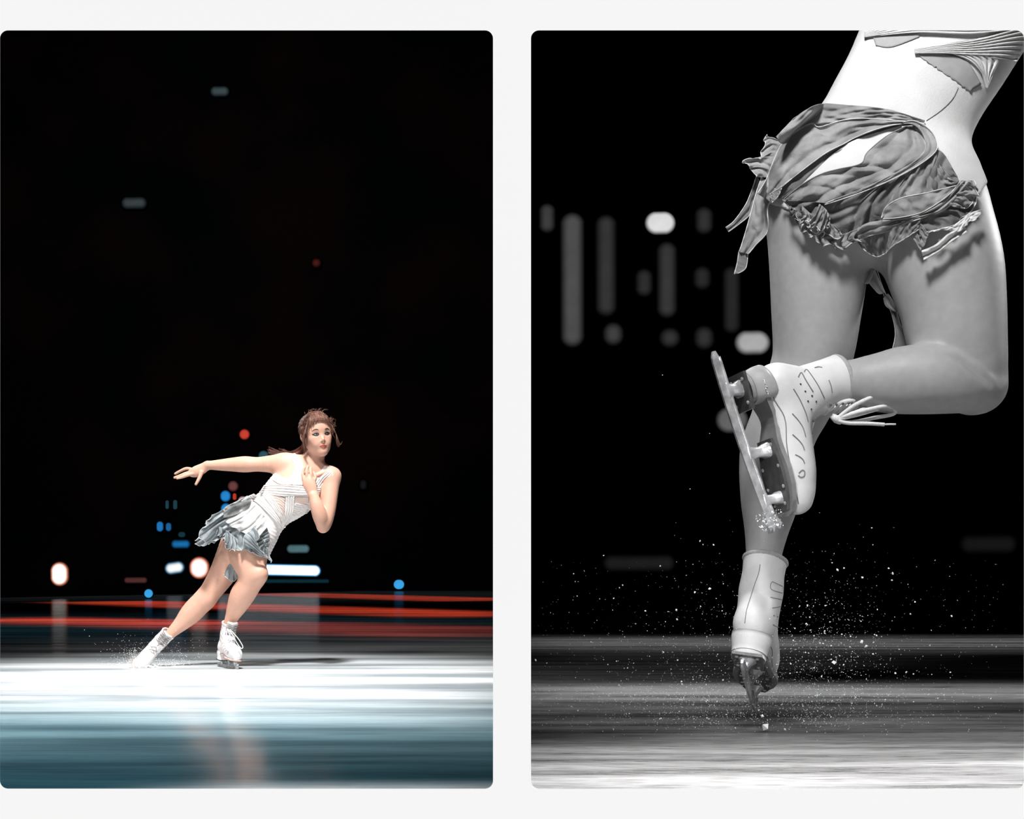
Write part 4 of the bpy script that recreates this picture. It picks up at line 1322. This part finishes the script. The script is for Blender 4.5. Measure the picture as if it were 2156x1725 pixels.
# ------------------------------------------------------------------ the jumping skater (right rink), seen from behind
sR = DR / FOC
jumper = empty('person', tuple(W(1600, 1490, DR)))
finish(jumper, 'skater in mid jump seen in grey from the waist down, one leg folded back', 'person')
T2 = [
    ([(1812, 415, 12, 140), (1840, 345, 8, 148), (1885, 260, 0, 150), (1932, 168, 0, 150), (1985, 70, 0, 160), (2040, -40, 0, 172), (2085, -140, 0, 170), (2110, -220, 0, 120)], 60, .66),
    ([(1742, 380, 40, 112), (1735, 430, 46, 116)], 60, .85),
    ([(1915, 385, -10, 120), (1935, 430, -18, 128)], 60, .8),
]
L2 = [
    ([(1738, 400, 44, 118), (1728, 470, 50, 112), (1724, 560, 52, 103), (1719, 650, 54, 94), (1713, 735, 56, 85), (1698, 800, 60, 78), (1672, 850, 66, 74)], 30, .95),
    ([(1690, 810, 62, 74), (1662, 870, 70, 73), (1635, 940, 76, 73), (1626, 985, 76, 69), (1621, 1050, 72, 61), (1614, 1115, 68, 46), (1608, 1172, 62, 37), (1606, 1240, 58, 33)], 22, .95),
    ([(1930, 405, -16, 130), (1962, 480, -25, 127), (1988, 560, -32, 121), (2005, 640, -38, 110), (2015, 715, -42, 102), (2030, 770, -46, 88), (2042, 800, -48, 70)], 30, .92),
    ([(2064, 814, -60, 53), (2022, 806, -84, 64), (1965, 801, -94, 71), (1900, 805, -86, 67), (1845, 806, -76, 60), (1810, 805, -70, 50), (1785, 803, -66, 44), (1735, 806, -62, 37)], 3, .95),
    ([(2050, 812, -54, 60), (2062, 806, -50, 56)], 14, .9),
]
UP = [
    ([(1960, -190, 0, 70), (2100, -235, 0, 80), (2240, -190, 0, 70)], 60, .8),
    ([(2110, -240, 0, 66), (2125, -320, 0, 62)], 30, 1),
    ([(2130, -420, 10, 100), (2128, -455, 10, 100)], 20, 1),
    ([(1955, -190, 0, 62), (1850, -110, 30, 52), (1760, -30, 60, 46)], 30, 1),
    ([(1760, -30, 60, 44), (1850, -90, 120, 38), (1930, -130, 160, 30)], 12, 1),
    ([(2250, -190, 0, 62), (2380, -90, 10, 52), (2500, 10, 20, 46)], 30, 1),
    ([(2500, 10, 20, 44), (2620, -50, 60, 36), (2720, -110, 90, 28)], 12, 1),
    ([(1930, -130, 160, 32), (1965, -150, 180, 26)], 8, .6),
    ([(2720, -110, 90, 32), (2760, -140, 105, 24)], 8, .6),
]
F2 = [[(1965 + 8 * i, -150 - 6 * i, 175 + 10 * i, 11), (2005 + 8 * i, -170 - 7 * i, 185 + 10 * i, 9.5), (2035 + 6 * i, -188 - 8 * i, 195 + 10 * i, 8)] for i in range(4)] + [[(1945, -125, 185, 12), (1965, -105, 200, 10), (1985, -98, 210, 8)]] + \
     [[(2755 + 6 * i, -145 + 8 * i, 100 + 8 * i, 11), (2795 + 4 * i, -165 + 10 * i, 112 + 8 * i, 9.5), (2828, -178 + 13 * i, 120 + 8 * i, 8)] for i in range(4)] + [[(2735, -150, 95, 12), (2745, -180, 98, 10), (2760, -200, 102, 8)]]
hgt = .0045
BR = Field((W(1520, 0, DR)[0], DR - .17, CAMZ + (HY - 1275) * sR), (W(2870, 0, DR)[0], DR + .27, CAMZ + (HY + 590) * sR), hgt)
for grp in (T2, L2, UP):
    for rows, k, fl in grp: BR.chain(pxpts(rows, DR), k=k * sR, flat=fl)
for rows in F2: BR.chain(pxpts(rows, DR), k=8 * sR)
# calf, kneecap and back of the knee
BR.chain(pxpts([(1965, 770, -85, 30), (1900, 775, -90, 26)], DR), k=50 * sR)
BR.chain(pxpts([(1990, 738, -150, 5), (2030, 757, -146, 9), (2062, 785, -140, 9), (2088, 812, -126, 5)], DR), k=8 * sR, sub=True)
V, Fc = BR.mesh()
body2 = mesh_obj('body', V, Fc, M_skin_g, jumper)
bt2 = bvh_of(body2)
del BR
# simple pinned-up hair (above the opening)
HF2 = Field(tuple(np.array(W(2130, -430, DR)) - .13), tuple(np.array(W(2130, -430, DR)) + .15), .006)
HF2.chain(pxpts([(2128, -440, 30, 106), (2126, -462, 20, 104)], DR), k=.01)
HF2.chain(pxpts([(2110, -470, 130, 45)], DR), k=.02)
V, Fc = HF2.mesh()
mesh_obj('hair', V, Fc, mat('grey_hair', (.05, .05, .05), .4, noise=.4, nscale=60), jumper)

# bodice
DF = Field((W(1580, 0, DR)[0], DR - .17, CAMZ + (HY - 500) * sR), (W(2330, 0, DR)[0], DR + .19, CAMZ + (HY + 230) * sR), .0042)
for rows, k, fl in T2: DF.chain(pxpts(rows, DR), k=k * sR, flat=fl)
DF.chain(pxpts(UP[0][0], DR), k=60 * sR, flat=.8)
for rows, k, fl in (L2[0], L2[2]): DF.chain(pxpts(rows[:3], DR), k=k * sR, flat=fl)
X, Y, Z = DF.grids()
U = CX + X * FOC / Y; Vv = HY - (Z - CAMZ) * FOC / Y
mask = poly_sd(U, Vv, [(1575, 300), (1590, 420), (1700, 455), (1830, 480), (1960, 450), (2062, 410), (2300, 60), (2290, -150), (2200, -190), (2150, -205), (2110, -150), (2060, -205), (2000, -210), (1920, -150), (1750, 60)]) * sR
cr_ = (np.sin((U * .62 + Vv * .9) * .085 + 2 * np.sin(Vv * .012)) * np.exp(-((Vv - 150) / 260) ** 2) * .0005)
DF.g = np.maximum(DF.g - .0035 - cr_.astype(np.float32), mask.astype(np.float32))
V, Fc = DF.mesh()
bod2 = mesh_obj('bodice', V, Fc, M_dress_g, jumper)
bb2 = bvh_of(bod2)
all2 = bvh_many(body2, bod2)
del DF


def Z4(pts): return [(1500 + a / 3.285, 50 + b / 3.285) for a, b in pts]


kw = dict(D=DR, parent=jumper)
# pleated bands over the upper back, sheer insets, waist seam
sheet('pleated_band', Z4([(1395, 175), (1600, 140), (1900, 90), (2200, 10)]), Z4([(1400, 205), (1650, 205), (1900, 230), (2110, 260)]), tree=bb2, mat=M_dress_g, off=5, nu=60, nv=34, plv=(7, 9), seed=1, smooth=4, thick=1.5, **kw)
sheet('pleated_band', Z4([(1050, 60), (1350, -40), (1800, -60), (2250, -80)]), Z4([(1050, 95), (1400, 60), (1800, 70), (2200, 20)]), tree=bb2, mat=M_dress_g, off=6, nu=60, nv=30, plv=(6, 8), seed=2, smooth=4, thick=1.5, **kw)
sheet('pleated_band', Z4([(1640, 200), (1780, 260), (1860, 340), (1890, 440)]), Z4([(1960, 210), (1990, 250), (1950, 330), (1900, 450)]), tree=bb2, mat=M_dress_g, off=4, nu=50, nv=28, plv=(6, 6), seed=3, smooth=4, thick=1.2, **kw)
sheet('sheer_inset', Z4([(1110, 88), (1280, 60), (1440, 50)]), Z4([(1130, 150), (1240, 160), (1430, 90)]), tree=bb2, mat=M_sheer_g, off=2.2, nu=20, nv=10, seed=4, smooth=2, thick=1, **kw)
sheet('sheer_inset', Z4([(1410, 205), (1600, 205), (1760, 260), (1860, 420)]), Z4([(1480, 260), (1600, 340), (1700, 410), (1780, 470)]), tree=bb2, mat=M_sheer_g, off=1.6, nu=24, nv=12, lat=(9, 2), seed=5, smooth=2, thick=1, **kw)


def seam_on(tree, pts, r, m, name, off=1.5, D=DR, parent=jumper):
    P = resample(cr(pts, 6), 40); q = []
    for px, py in P:
        d = base_depth(tree, px, py, D)
        if d is not None: q.append(W(px, py, d - off * D / FOC))
    b = MB(); b.tube(q, r * D / FOC, 5)
    return b.build(name, m, parent, True)


seam_on(bb2, Z4([(1480, 670), (1580, 600), (1660, 520), (1700, 440)]), .7, M_seam_g, 'waist_seam', 1)

SK = [  # name, A, B, material, off, options
    ('skirt_layer', [(560, 655), (720, 560), (900, 560), (1200, 590), (1470, 670)], [(440, 780), (500, 830), (700, 705), (900, 680), (1100, 668), (1462, 690)], M_chif_g, 7, dict(pleat=(5, 5), flare=(4, 3, 1), nu=90, nv=26)),  # top layer; its right part paints the shading of the bodice fold
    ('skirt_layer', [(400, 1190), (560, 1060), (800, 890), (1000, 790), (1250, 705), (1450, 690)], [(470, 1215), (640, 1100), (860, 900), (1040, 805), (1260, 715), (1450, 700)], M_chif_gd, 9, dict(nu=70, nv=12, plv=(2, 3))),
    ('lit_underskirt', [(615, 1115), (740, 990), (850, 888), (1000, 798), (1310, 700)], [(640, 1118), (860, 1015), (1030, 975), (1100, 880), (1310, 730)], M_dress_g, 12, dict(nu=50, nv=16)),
    ('skirt_layer', [(310, 1175), (370, 1080), (430, 930), (475, 840), (560, 760), (680, 690), (740, 715), (900, 668), (1060, 655), (1300, 672), (1470, 690)], [(400, 1235), (455, 1165), (480, 1130), (570, 1055), (700, 955), (800, 885), (900, 835), (1000, 782), (1150, 725), (1300, 694), (1470, 692)], M_chif_g, 17, dict(pleat=(4, 5), plv=(1.5, 8), flare=(3, 4, .8), nu=120, nv=34, hem=M_hem_g, hem_a=M_hem_g)),
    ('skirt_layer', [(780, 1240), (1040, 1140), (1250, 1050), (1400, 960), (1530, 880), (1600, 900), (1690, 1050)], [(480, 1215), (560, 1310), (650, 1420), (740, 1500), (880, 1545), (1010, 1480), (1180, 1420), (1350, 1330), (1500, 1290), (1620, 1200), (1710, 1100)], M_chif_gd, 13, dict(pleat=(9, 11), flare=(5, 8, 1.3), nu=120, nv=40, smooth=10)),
    ('skirt_layer', [(490, 1215), (620, 1112), (750, 1040), (860, 1008), (1025, 968), (1070, 890), (1200, 780), (1330, 712)], [(780, 1242), (940, 1180), (1110, 1110), (1260, 1035), (1400, 950), (1470, 870), (1460, 780), (1430, 705)], M_chif_g, 19, dict(pleat=(5, 6), plv=(2, 7), flare=(3, 4, 1), nu=110, nv=34, hem=M_hem_g, hem_a=M_seam_g)),
    ('ribbon_edge', [(770, 1240), (940, 1178), (1110, 1108), (1260, 1033), (1400, 948), (1470, 870), (1460, 780), (1400, 705), (1320, 690)], [(775, 1252), (945, 1198), (1120, 1132), (1280, 1060), (1440, 970), (1545, 880), (1548, 800), (1490, 720), (1400, 672), (1320, 680)], M_chif_g, 26, dict(plv=(1, 5), nu=100, nv=12, hem=M_hem_g)),
    ('skirt_layer', [(1400, 960), (1540, 880), (1560, 960), (1640, 1060)], [(1180, 1290), (1400, 1190), (1560, 1150), (1700, 1100)], M_chif_g, 17, dict(pleat=(4, 6), nu=50, nv=26)),
    ('leaf_layer', [(1168, 1345), (1200, 1270), (1300, 1208), (1480, 1170), (1600, 1140), (1700, 1118)], [(1168, 1352), (1300, 1340), (1440, 1308), (1560, 1240), (1650, 1170), (1712, 1092)], M_chif_g, 30, dict(pleat=(3, 5), flare=(2, 3, 1), nu=80, nv=22, hem=M_hem_g, hem_a=M_hem_g)),
    ('skirt_layer', [(880, 1500), (1050, 1388), (1160, 1362), (1440, 1312), (1600, 1212), (1712, 1090)], [(920, 1542), (1080, 1470), (1200, 1440), (1330, 1385), (1480, 1335), (1600, 1290), (1700, 1200), (1780, 1090)], M_chif_g, 26, dict(plv=(2, 6), flare=(4, 4, 1), nu=90, nv=18, hem=M_hem_g)),
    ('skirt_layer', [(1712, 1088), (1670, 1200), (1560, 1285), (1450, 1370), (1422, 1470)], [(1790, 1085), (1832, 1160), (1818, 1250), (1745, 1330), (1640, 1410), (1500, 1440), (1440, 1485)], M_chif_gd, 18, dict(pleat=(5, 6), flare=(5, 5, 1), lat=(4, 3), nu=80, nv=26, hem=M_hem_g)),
    ('skirt_layer', [(1720, 1085), (1700, 1160), (1620, 1250)], [(1800, 1090), (1830, 1170), (1800, 1235), (1740, 1290)], M_chif_g, 26, dict(pleat=(4, 5), flare=(3, 5, 1), lat=(3, 4), nu=50, nv=18, hem=M_hem_g)),
    ('ruffle', [(1862, 1285), (1780, 1310), (1735, 1345), (1650, 1400), (1480, 1440)], [(1850, 1340), (1790, 1365), (1745, 1400), (1700, 1438), (1600, 1425), (1480, 1447)], M_dress_g, 36, dict(flare=(4, 5, 1), lat=(5, 2), nu=70, nv=12, hem=M_hem_g)),
    ('rolled_ruffle', [(1740, 1395), (1640, 1445), (1540, 1530), (1445, 1570)], [(1760, 1440), (1660, 1500), (1570, 1570), (1460, 1635)], M_hem_g, 30, dict(plv=(1, 14), nu=50, nv=14, hem=M_hem_g)),
    ('ruffle', [(1430, 1370), (1420, 1440), (1390, 1490)], [(1500, 1450), (1470, 1530), (1440, 1570)], M_chif_g, 20, dict(pleat=(3, 5), nu=30, nv=12)),
    ('ruffle', [(990, 1490), (1090, 1450), (1190, 1430)], [(1030, 1545), (1080, 1590), (1140, 1612), (1190, 1592)], M_chif_gd, 22, dict(pleat=(3, 6), flare=(2, 5, 1), nu=40, nv=16, hem=M_hem_g)),
    ('ruffle', [(1240, 1380), (1350, 1362), (1440, 1355)], [(1196, 1590), (1250, 1535), (1310, 1500), (1425, 1425)], M_chif_g, 24, dict(pleat=(4, 6), nu=50, nv=18, hem=M_hem_g, hem_a=M_hem_g)),
    ('ruffle', [(540, 1260), (640, 1370), (720, 1430), (860, 1465), (1000, 1420)], [(548, 1295), (630, 1420), (750, 1505), (870, 1555), (1010, 1492)], M_chif_g, 34, dict(pleat=(9, 6), flare=(8, 9, 1), lat=(9, 7), nu=120, nv=16, hem=M_hem_g)),
    ('ruffle', [(620, 1260), (700, 1330), (790, 1370), (850, 1400)], [(600, 1320), (680, 1420), (790, 1470), (900, 1470)], M_chif_g, 42, dict(pleat=(6, 7), flare=(6, 9, 1), lat=(6, 8), nu=90, nv=16, hem=M_hem_g)),
    ('ruffle', [(740, 1245), (790, 1290), (815, 1350)], [(680, 1370), (730, 1420), (800, 1400)], M_chif_g, 50, dict(pleat=(4, 7), flare=(4, 8, 1), lat=(4, 6), nu=60, nv=14, hem=M_hem_g)),
    ('ruffle', [(430, 790), (480, 835), (440, 900), (385, 1065)], [(370, 775), (352, 850), (325, 930), (215, 945), (272, 1010), (300, 1062)], M_chif_g, 14, dict(pleat=(5, 5), flare=(5, 6, 1), lat=(5, 3), nu=80, nv=18, hem=M_hem_g, default=30)),
    ('hanging_strip', [(340, 1060), (300, 1180), (268, 1300), (235, 1420), (195, 1550), (180, 1580)], [(470, 1170), (385, 1260), (382, 1430), (300, 1530), (250, 1590), (240, 1590)], M_chif_g, 16, dict(pleat=(2, 5), plv=(1.5, 8), nu=60, nv=16, hem=M_hem_g, hem_a=M_hem_g, default=40)),
    ('hanging_strip', [(182, 1580), (170, 1660), (150, 1735)], [(245, 1595), (230, 1690), (175, 1728)], M_chif_gd, 14, dict(nu=20, nv=8, hem=M_hem_g, hem_a=M_hem_g, default=40)),
    ('hanging_strip', [(310, 1040), (262, 1180), (225, 1260), (150, 1365), (92, 1410)], [(345, 1150), (290, 1240), (255, 1325), (185, 1385), (110, 1440)], M_chif_gd, 4, dict(plv=(1.5, 8), nu=50, nv=12, hem=M_hem_g, hem_a=M_hem_g, default=60)),
    ('small_fold', [(395, 1180), (430, 1160), (480, 1125)], [(410, 1240), (450, 1200), (478, 1140)], M_chif_g, 28, dict(nu=24, nv=8, hem=M_hem_g, hem_a=M_hem_g)),
]
for i, (nm, A, B, m, off, o) in enumerate(SK):
    o = dict(o); sm = o.pop('smooth', 8)
    ob, P = sheet(nm, Z4(A), Z4(B), tree=all2, mat=m, off=off, seed=30 + i, smooth=sm, thick=1.0, hem_r=1.1, crumple={'lit_underskirt': 0, 'skirt_layer': 3.2}.get(nm, 1.8), **o, **kw)


def Z5(pts): return [(1540 + a / 3.45, 500 + b / 3.45) for a, b in pts]


for A, B, m, dp in (([(1010, 110), (1035, 240), (1110, 430), (1165, 560), (1190, 700), (1165, 830)], [(1030, 150), (1110, 390), (1190, 510), (1230, 640), (1290, 720), (1325, 800)], M_chif_gd, 16),
                    ([(1010, 140), (1035, 240), (990, 340)], [(1000, 130), (960, 290), (915, 325)], M_chif_g, 4),
                    ([(1000, 330), (1060, 400), (1090, 410)], [(1040, 240), (1080, 330), (1115, 400)], M_chif_g, 12),
                    ([(1105, 440), (1125, 500), (1190, 540)], [(1135, 410), (1165, 450), (1205, 530)], M_chif_g, 8)):
    sheet('hanging_fold', Z5(A), Z5(B), D=DR, tree=None, parent=jumper, mat=m, off=0, default=dp, nu=44, nv=12, plv=(1.5, 8), hem=M_hem_g, hem_a=M_hem_g, hem_r=1.0, seed=len(A), thick=1.0)

# skates
MG = (M_leather_g, M_sole_g, M_heel_g, M_seam_g, M_lace, M_cuff_g)
FA, UA = (.245, -.02, -.97), (.945, .40, .245)
OA = boot_origin(FA, UA, .06, W(1765, 800, DR - .053))
skA = empty('ice_skate', tuple(OA)); finish(skA, 'grey-white figure skate on the folded leg, laces flying, blade pointing left', 'skate')
mA = frame(OA, FA, UA)
iA = make_skate(skA, mA, 0.06, MG, h=.0026, visible=(-1,), seams_on=False)
MG2 = (M_leather_g, M_sole_g, M_leather_g, M_seam_g, M_lace, M_cuff_g)
FB, UB = (.20, .85, -.40), (.22, .38, .88)
OB = boot_origin(FB, UB, .2, W(1611, 1180, DR + .05))
skB = empty('ice_skate', tuple(OB)); finish(skB, 'grey-white figure skate seen from behind just above the ice, toe pick down', 'skate')
mB = frame(OB, FB, UB)
iB = make_skate(skB, mB, .2, MG2, h=.0026, visible=(-1, 1), seams_on=False)
for pts, r in (([(1760, 884), (1794, 857), (1825, 841), (1848, 833), (1860, 838), (1858, 850), (1831, 858), (1794, 871), (1762, 885)], 4.2),
               ([(1762, 882), (1800, 870), (1835, 861), (1868, 855), (1884, 862), (1880, 872), (1841, 880), (1794, 889), (1766, 886)], 4.2)):
    b = MB(); P = cr(pts, 8)
    b.tube([W(p[0], p[1], DR - .085 - .01 * math.sin(i * .1)) for i, p in enumerate(P)], r * sR, 8)
    b.build('lace_loop', M_lace, skA, True)
for pts, r in (([(1764, 886), (1785, 891), (1830, 892), (1862, 894)], 4.0), ([(1860, 894), (1872, 893.5), (1886, 893.5)], 2.0), ([(1762, 884), (1800, 876), (1836, 866), (1850, 862)], 3.0)):
    b = MB(); b.tube([W(p[0], p[1], DR - .088) for p in cr(pts, 6)], r * sR, 7)
    b.build('lace_end', M_lace, skA, True)
b = MB(); b.tube([W(1752, 876, DR - .08), W(1762, 883, DR - .086), W(1770, 890, DR - .08)], [6 * sR, 9 * sR, 5 * sR], 8)
b.build('lace_knot', M_lace, skA, True)


def Zb(pts): return [(1480 + a / 3.188, 700 + b / 3.188) for a, b in pts]


def Zc(pts): return [(1380 + a / 3.834, 1130 + b / 3.834) for a, b in pts]


tA, tB = bvh_of(iA['up']), bvh_of(iB['up'])
for pts in ([(845, 320), (860, 360), (868, 405)], [(750, 238), (775, 232), (800, 236)], [(680, 265), (690, 250), (710, 262), (770, 350), (815, 440)], [(608, 380), (650, 450), (690, 540), (706, 602)],
            [(600, 545), (640, 590), (672, 640), (690, 700)], [(602, 685), (640, 720), (668, 755), (682, 790)], [(620, 820), (650, 835), (672, 855), (682, 880)], [(645, 945), (665, 925), (682, 935), (678, 965), (655, 972), (640, 960)],
            [(560, 590), (575, 760), (540, 900)][:0] or [(640, 300), (660, 270), (690, 320), (740, 400)]):
    o = seam_on(tA, Zb(pts), 1.25, M_seam_g, 'seam', .6, parent=skA)
for x, y in ((655, 348), (687, 397), (732, 427), (705, 463), (760, 465), (727, 517)):
    x, y = Zb([(x, y)])[0]; d = base_depth(tA, x, y, DR)
    if d:
        b = MB(); b.tube([W(x, y, d + .001), W(x, y, d - .0008)], 2.1 * sR, 8); b.build('punched_hole', M_dark, skA)
for pts in ([(845, 225), (835, 290), (800, 390), (765, 500), (735, 600), (722, 700)], [(945, 365), (1000, 390), (1055, 420), (1058, 458), (1000, 450), (935, 425), (930, 385), (945, 365)], [(930, 490), (1000, 505), (1052, 520)], [(1050, 530), (1020, 560), (945, 578)], [(950, 712), (990, 735), (1018, 762)]):
    seam_on(tB, Zc(pts), .9, M_seam_g, 'seam', .4, parent=skB)
for x, y in ((955, 640), (985, 648), (1015, 622), (1010, 680)):
    x, y = Zc([(x, y)])[0]; d = base_depth(tB, x, y, DR)
    if d:
        b = MB(); b.tube([W(x, y, d + .001), W(x, y, d - .0008)], 1.6 * sR, 8); b.build('punched_hole', M_dark, skB)

# snow packed into the toe pick of the raised blade, size label on the heel
b = MB(); r3 = random.Random(5)
tip = iA['T'](np.array([(.235 + .03 * r3.random(), r3.uniform(-.012, .012), -.055 + .04 * r3.random()) for _ in range(150)]))
for q in tip:
    z = r3.uniform(.001, .0032); c = Vector(q)
    P = [c + Vector((r3.gauss(0, 1), r3.gauss(0, 1), r3.gauss(0, 1))).normalized() * z for _ in range(4)]
    b.add(P, [(0, 1, 2), (0, 3, 1), (1, 3, 2), (0, 2, 3)])
finish(b.build('packed_snow', M_snow, skA), kind='stuff')
hb2 = bvh_of([o for o in skA.children if o.name.startswith('heel_block')][0])
for k, (x0, y0, x1, y1) in enumerate(((1606, 800, 1611, 801), (1609, 801, 1611, 810), (1610, 813, 1616, 815), (1612, 816, 1613, 822), (1613, 824, 1619, 826), (1617, 827, 1617, 833))):
    q = []
    for t in (0, .5, 1):
        x, y = x0 + (x1 - x0) * t, y0 + (y1 - y0) * t; d = base_depth(hb2, x, y, DR)
        if d: q.append(W(x, y, d - .0006))
    if len(q) == 3:
        b = MB(); b.tube(q, 1.1 * sR, 5); b.build('heel_mark', M_lace, skA, True)


# ------------------------------------------------------------------ ice chips thrown up by the blades
def chip_mesh(seed):
    r = random.Random(seed); b = MB()
    P = [Vector((r.uniform(-1, 1) * 1.3, r.uniform(-1, 1), r.uniform(-1, 1))).normalized() * r.uniform(.6, 1.2) for _ in range(3)]
    ax = [Vector((1, 0, 0)), Vector((0, 1, 0)), Vector((0, 0, 1))]
    v = []
    for i, a in enumerate(ax):
        v += [a * r.uniform(.6, 1.3) + P[i] * .25, -a * r.uniform(.6, 1.3) + P[i] * .2]
    f = [(0, 2, 4), (2, 1, 4), (1, 3, 4), (3, 0, 4), (2, 0, 5), (1, 2, 5), (3, 1, 5), (0, 3, 5)]
    me = bpy.data.meshes.new('ice_chip'); me.from_pydata([tuple(p) for p in v], [], f); me.materials.append(M_snow)
    return me


chips = [chip_mesh(i) for i in range(6)]
rc = random.Random(11)


def place_right():
    u = rc.random()
    if u < .45: x, y = rc.gauss(1640, 130), 1520 - abs(rc.gauss(0, 170))
    elif u < .65: x, y = rc.gauss(1745, 60), rc.gauss(1370, 60)
    elif u < .85: x, y = rc.gauss(1430, 140), rc.gauss(1440, 90)
    else: x, y = rc.uniform(1130, 2120), rc.uniform(1180, 1520)
    return x, y


BIG = [(1395, 790, 2.4), (1390, 1192, 3), (1480, 1147, 2.5), (1494, 1240, 5.5), (1425, 1304, 4.5), (1502, 1147, 3.5), (1763, 1200, 5), (1816, 1216, 4.5), (1880, 1208, 5), (1878, 1222, 4), (1838, 1147, 2.6),
       (1961, 1328, 3), (1815, 1351, 6), (1824, 1361, 6), (1757, 1395, 7.5), (1750, 1360, 4), (1248, 1461, 5), (1128, 1390, 5), (1303, 1443, 5), (1958, 1359, 3.5), (2004, 1297, 4), (1917, 1293, 4), (2086, 1472, 4), (1987, 1464, 5),
       (1885, 1418, 5), (1908, 1416, 5), (1424, 1285, 4), (1605, 1508, 7), (1652, 1536, 6), (1211, 1225, 3), (1271, 1170, 3), (1290, 1285, 3), (1292, 1260, 3), (1494, 913, 2), (1453, 1030, 2.6), (1726, 1080, 2.4)]
while len(BIG) < 190:
    x, y = place_right()
    if 1125 < x < 2150 and y < 1570 and not (1528 < x < 1660 and y < 1480): BIG.append((x, y, rc.uniform(1.8, 4.0)))
for i, (x, y, sz) in enumerate(BIG):
    o = bpy.data.objects.new('ice_chip', chips[i % 6]); COL.objects.link(o)
    yy = DR + rc.gauss(-.02, .06)
    if (1540 < x < 1720 and y < 1160): yy = DR - .17
    o.location = W(x, y, yy); k = sz * yy / FOC * .62
    o.scale = (k * rc.uniform(.8, 1.4), k, k * rc.uniform(.6, 1)); o.rotation_euler = (rc.uniform(0, 6), rc.uniform(-.6, .6), rc.uniform(0, 6))
    side = 'left of' if x < 1520 else ('right of' if x > 1665 else ('below' if y > 1480 else 'in front of'))
    lev = 'above its cuff' if y < 1165 else ('level with its shaft' if y < 1330 else ('level with its heel and blade' if y < 1480 else 'close over the ice'))
    finish(o, '%s white ice chip %s the standing boot, %s' % ('larger' if sz > 4.2 else 'small', side, lev), 'ice chip', 'ice chips thrown up around the lower skate')
o = bpy.data.objects.new('ice_clump', chip_mesh(40)); COL.objects.link(o)
o.location = W(1611, 1531, DR - .06); o.scale = (.0095, .007, .008); o.rotation_euler = (.4, .6, 1)
finish(o, 'largest white clump of ice just under the toe pick', 'ice')


def spray(name, pts, label):
    V, F = [], []
    for x, y, d, r in pts:
        c = W(x, y, d); b = len(V)
        for _ in range(4):
            q = Vector((rc.gauss(0, 1), rc.gauss(0, 1), rc.gauss(0, 1))).normalized() * r * d / FOC * rc.uniform(.7, 1.3)
            V.append((c[0] + q.x, c[1] + q.y, c[2] + q.z))
        F += [(b, b + 1, b + 2), (b, b + 3, b + 1), (b + 1, b + 3, b + 2), (b, b + 2, b + 3)]
    return finish(mesh_obj(name, V, np.array(F).reshape(-1, 3), M_snow, smooth=False), label, 'ice', kind='stuff')


P = []
while len(P) < 5200:
    x, y = place_right()
    if len(P) % 3 == 0: y = min(1600, 1500 + rc.gauss(0, 40)); x = rc.gauss(1560, 230)
    dd = DR + rc.gauss(0, .09)
    gy = HY + (CAMZ - ZR) * FOC / dd
    if 1122 < x < 2150 and 1090 < y < gy - 1: P.append((x, y, dd, rc.uniform(.5, 1.4)))
spray('ice_dust', P, 'fine white ice dust in the air around the lower skate in the grey rink')
P = []
for i in range(4200):
    u = rc.random(); yy = DL + rc.uniform(-.12, .12)
    if u < .55:
        t = abs(rc.gauss(0, 1)); a = rc.uniform(-.1, 1.25)
        x, y = 300 - 22 * t * math.cos(a) * rc.uniform(.2, 1.2) + rc.gauss(0, 6), 1402 - 17 * t * math.sin(a) - abs(rc.gauss(0, 3))
    elif u < .85: x, y = 315 + rc.gauss(0, 40), 1404 - abs(rc.gauss(0, 8))
    else: x, y = 330 + rc.gauss(0, 60), 1400 - abs(rc.gauss(0, 28))
    gy = HY + CAMZ * FOC / yy
    if y < gy: P.append((x, y, yy, rc.uniform(.35, 1.0)))
spray('ice_dust', P, 'white spray of ice kicked up by the trailing skate')
# low ridge of snow the toe is ploughing up
F3 = Field((W(255, 0, DL)[0], DL - .16, -.01), (W(345, 0, DL)[0], DL + .16, .06), .0035)
for i in range(90):
    x = 298 + rc.gauss(0, 17); yy = DL + rc.uniform(-.1, .08)
    p = W(x, 0, yy); F3.chain([(p[0], yy, rc.uniform(-.002, .010) + .010 * math.exp(-((x - 290) / 14) ** 2), rc.uniform(.003, .008))], k=.006, lim=.02)
V, Fc = F3.mesh()
finish(mesh_obj('snow_ridge', V, Fc, M_snow), 'low ridge of loose snow under the trailing skate', 'snow', kind='stuff')
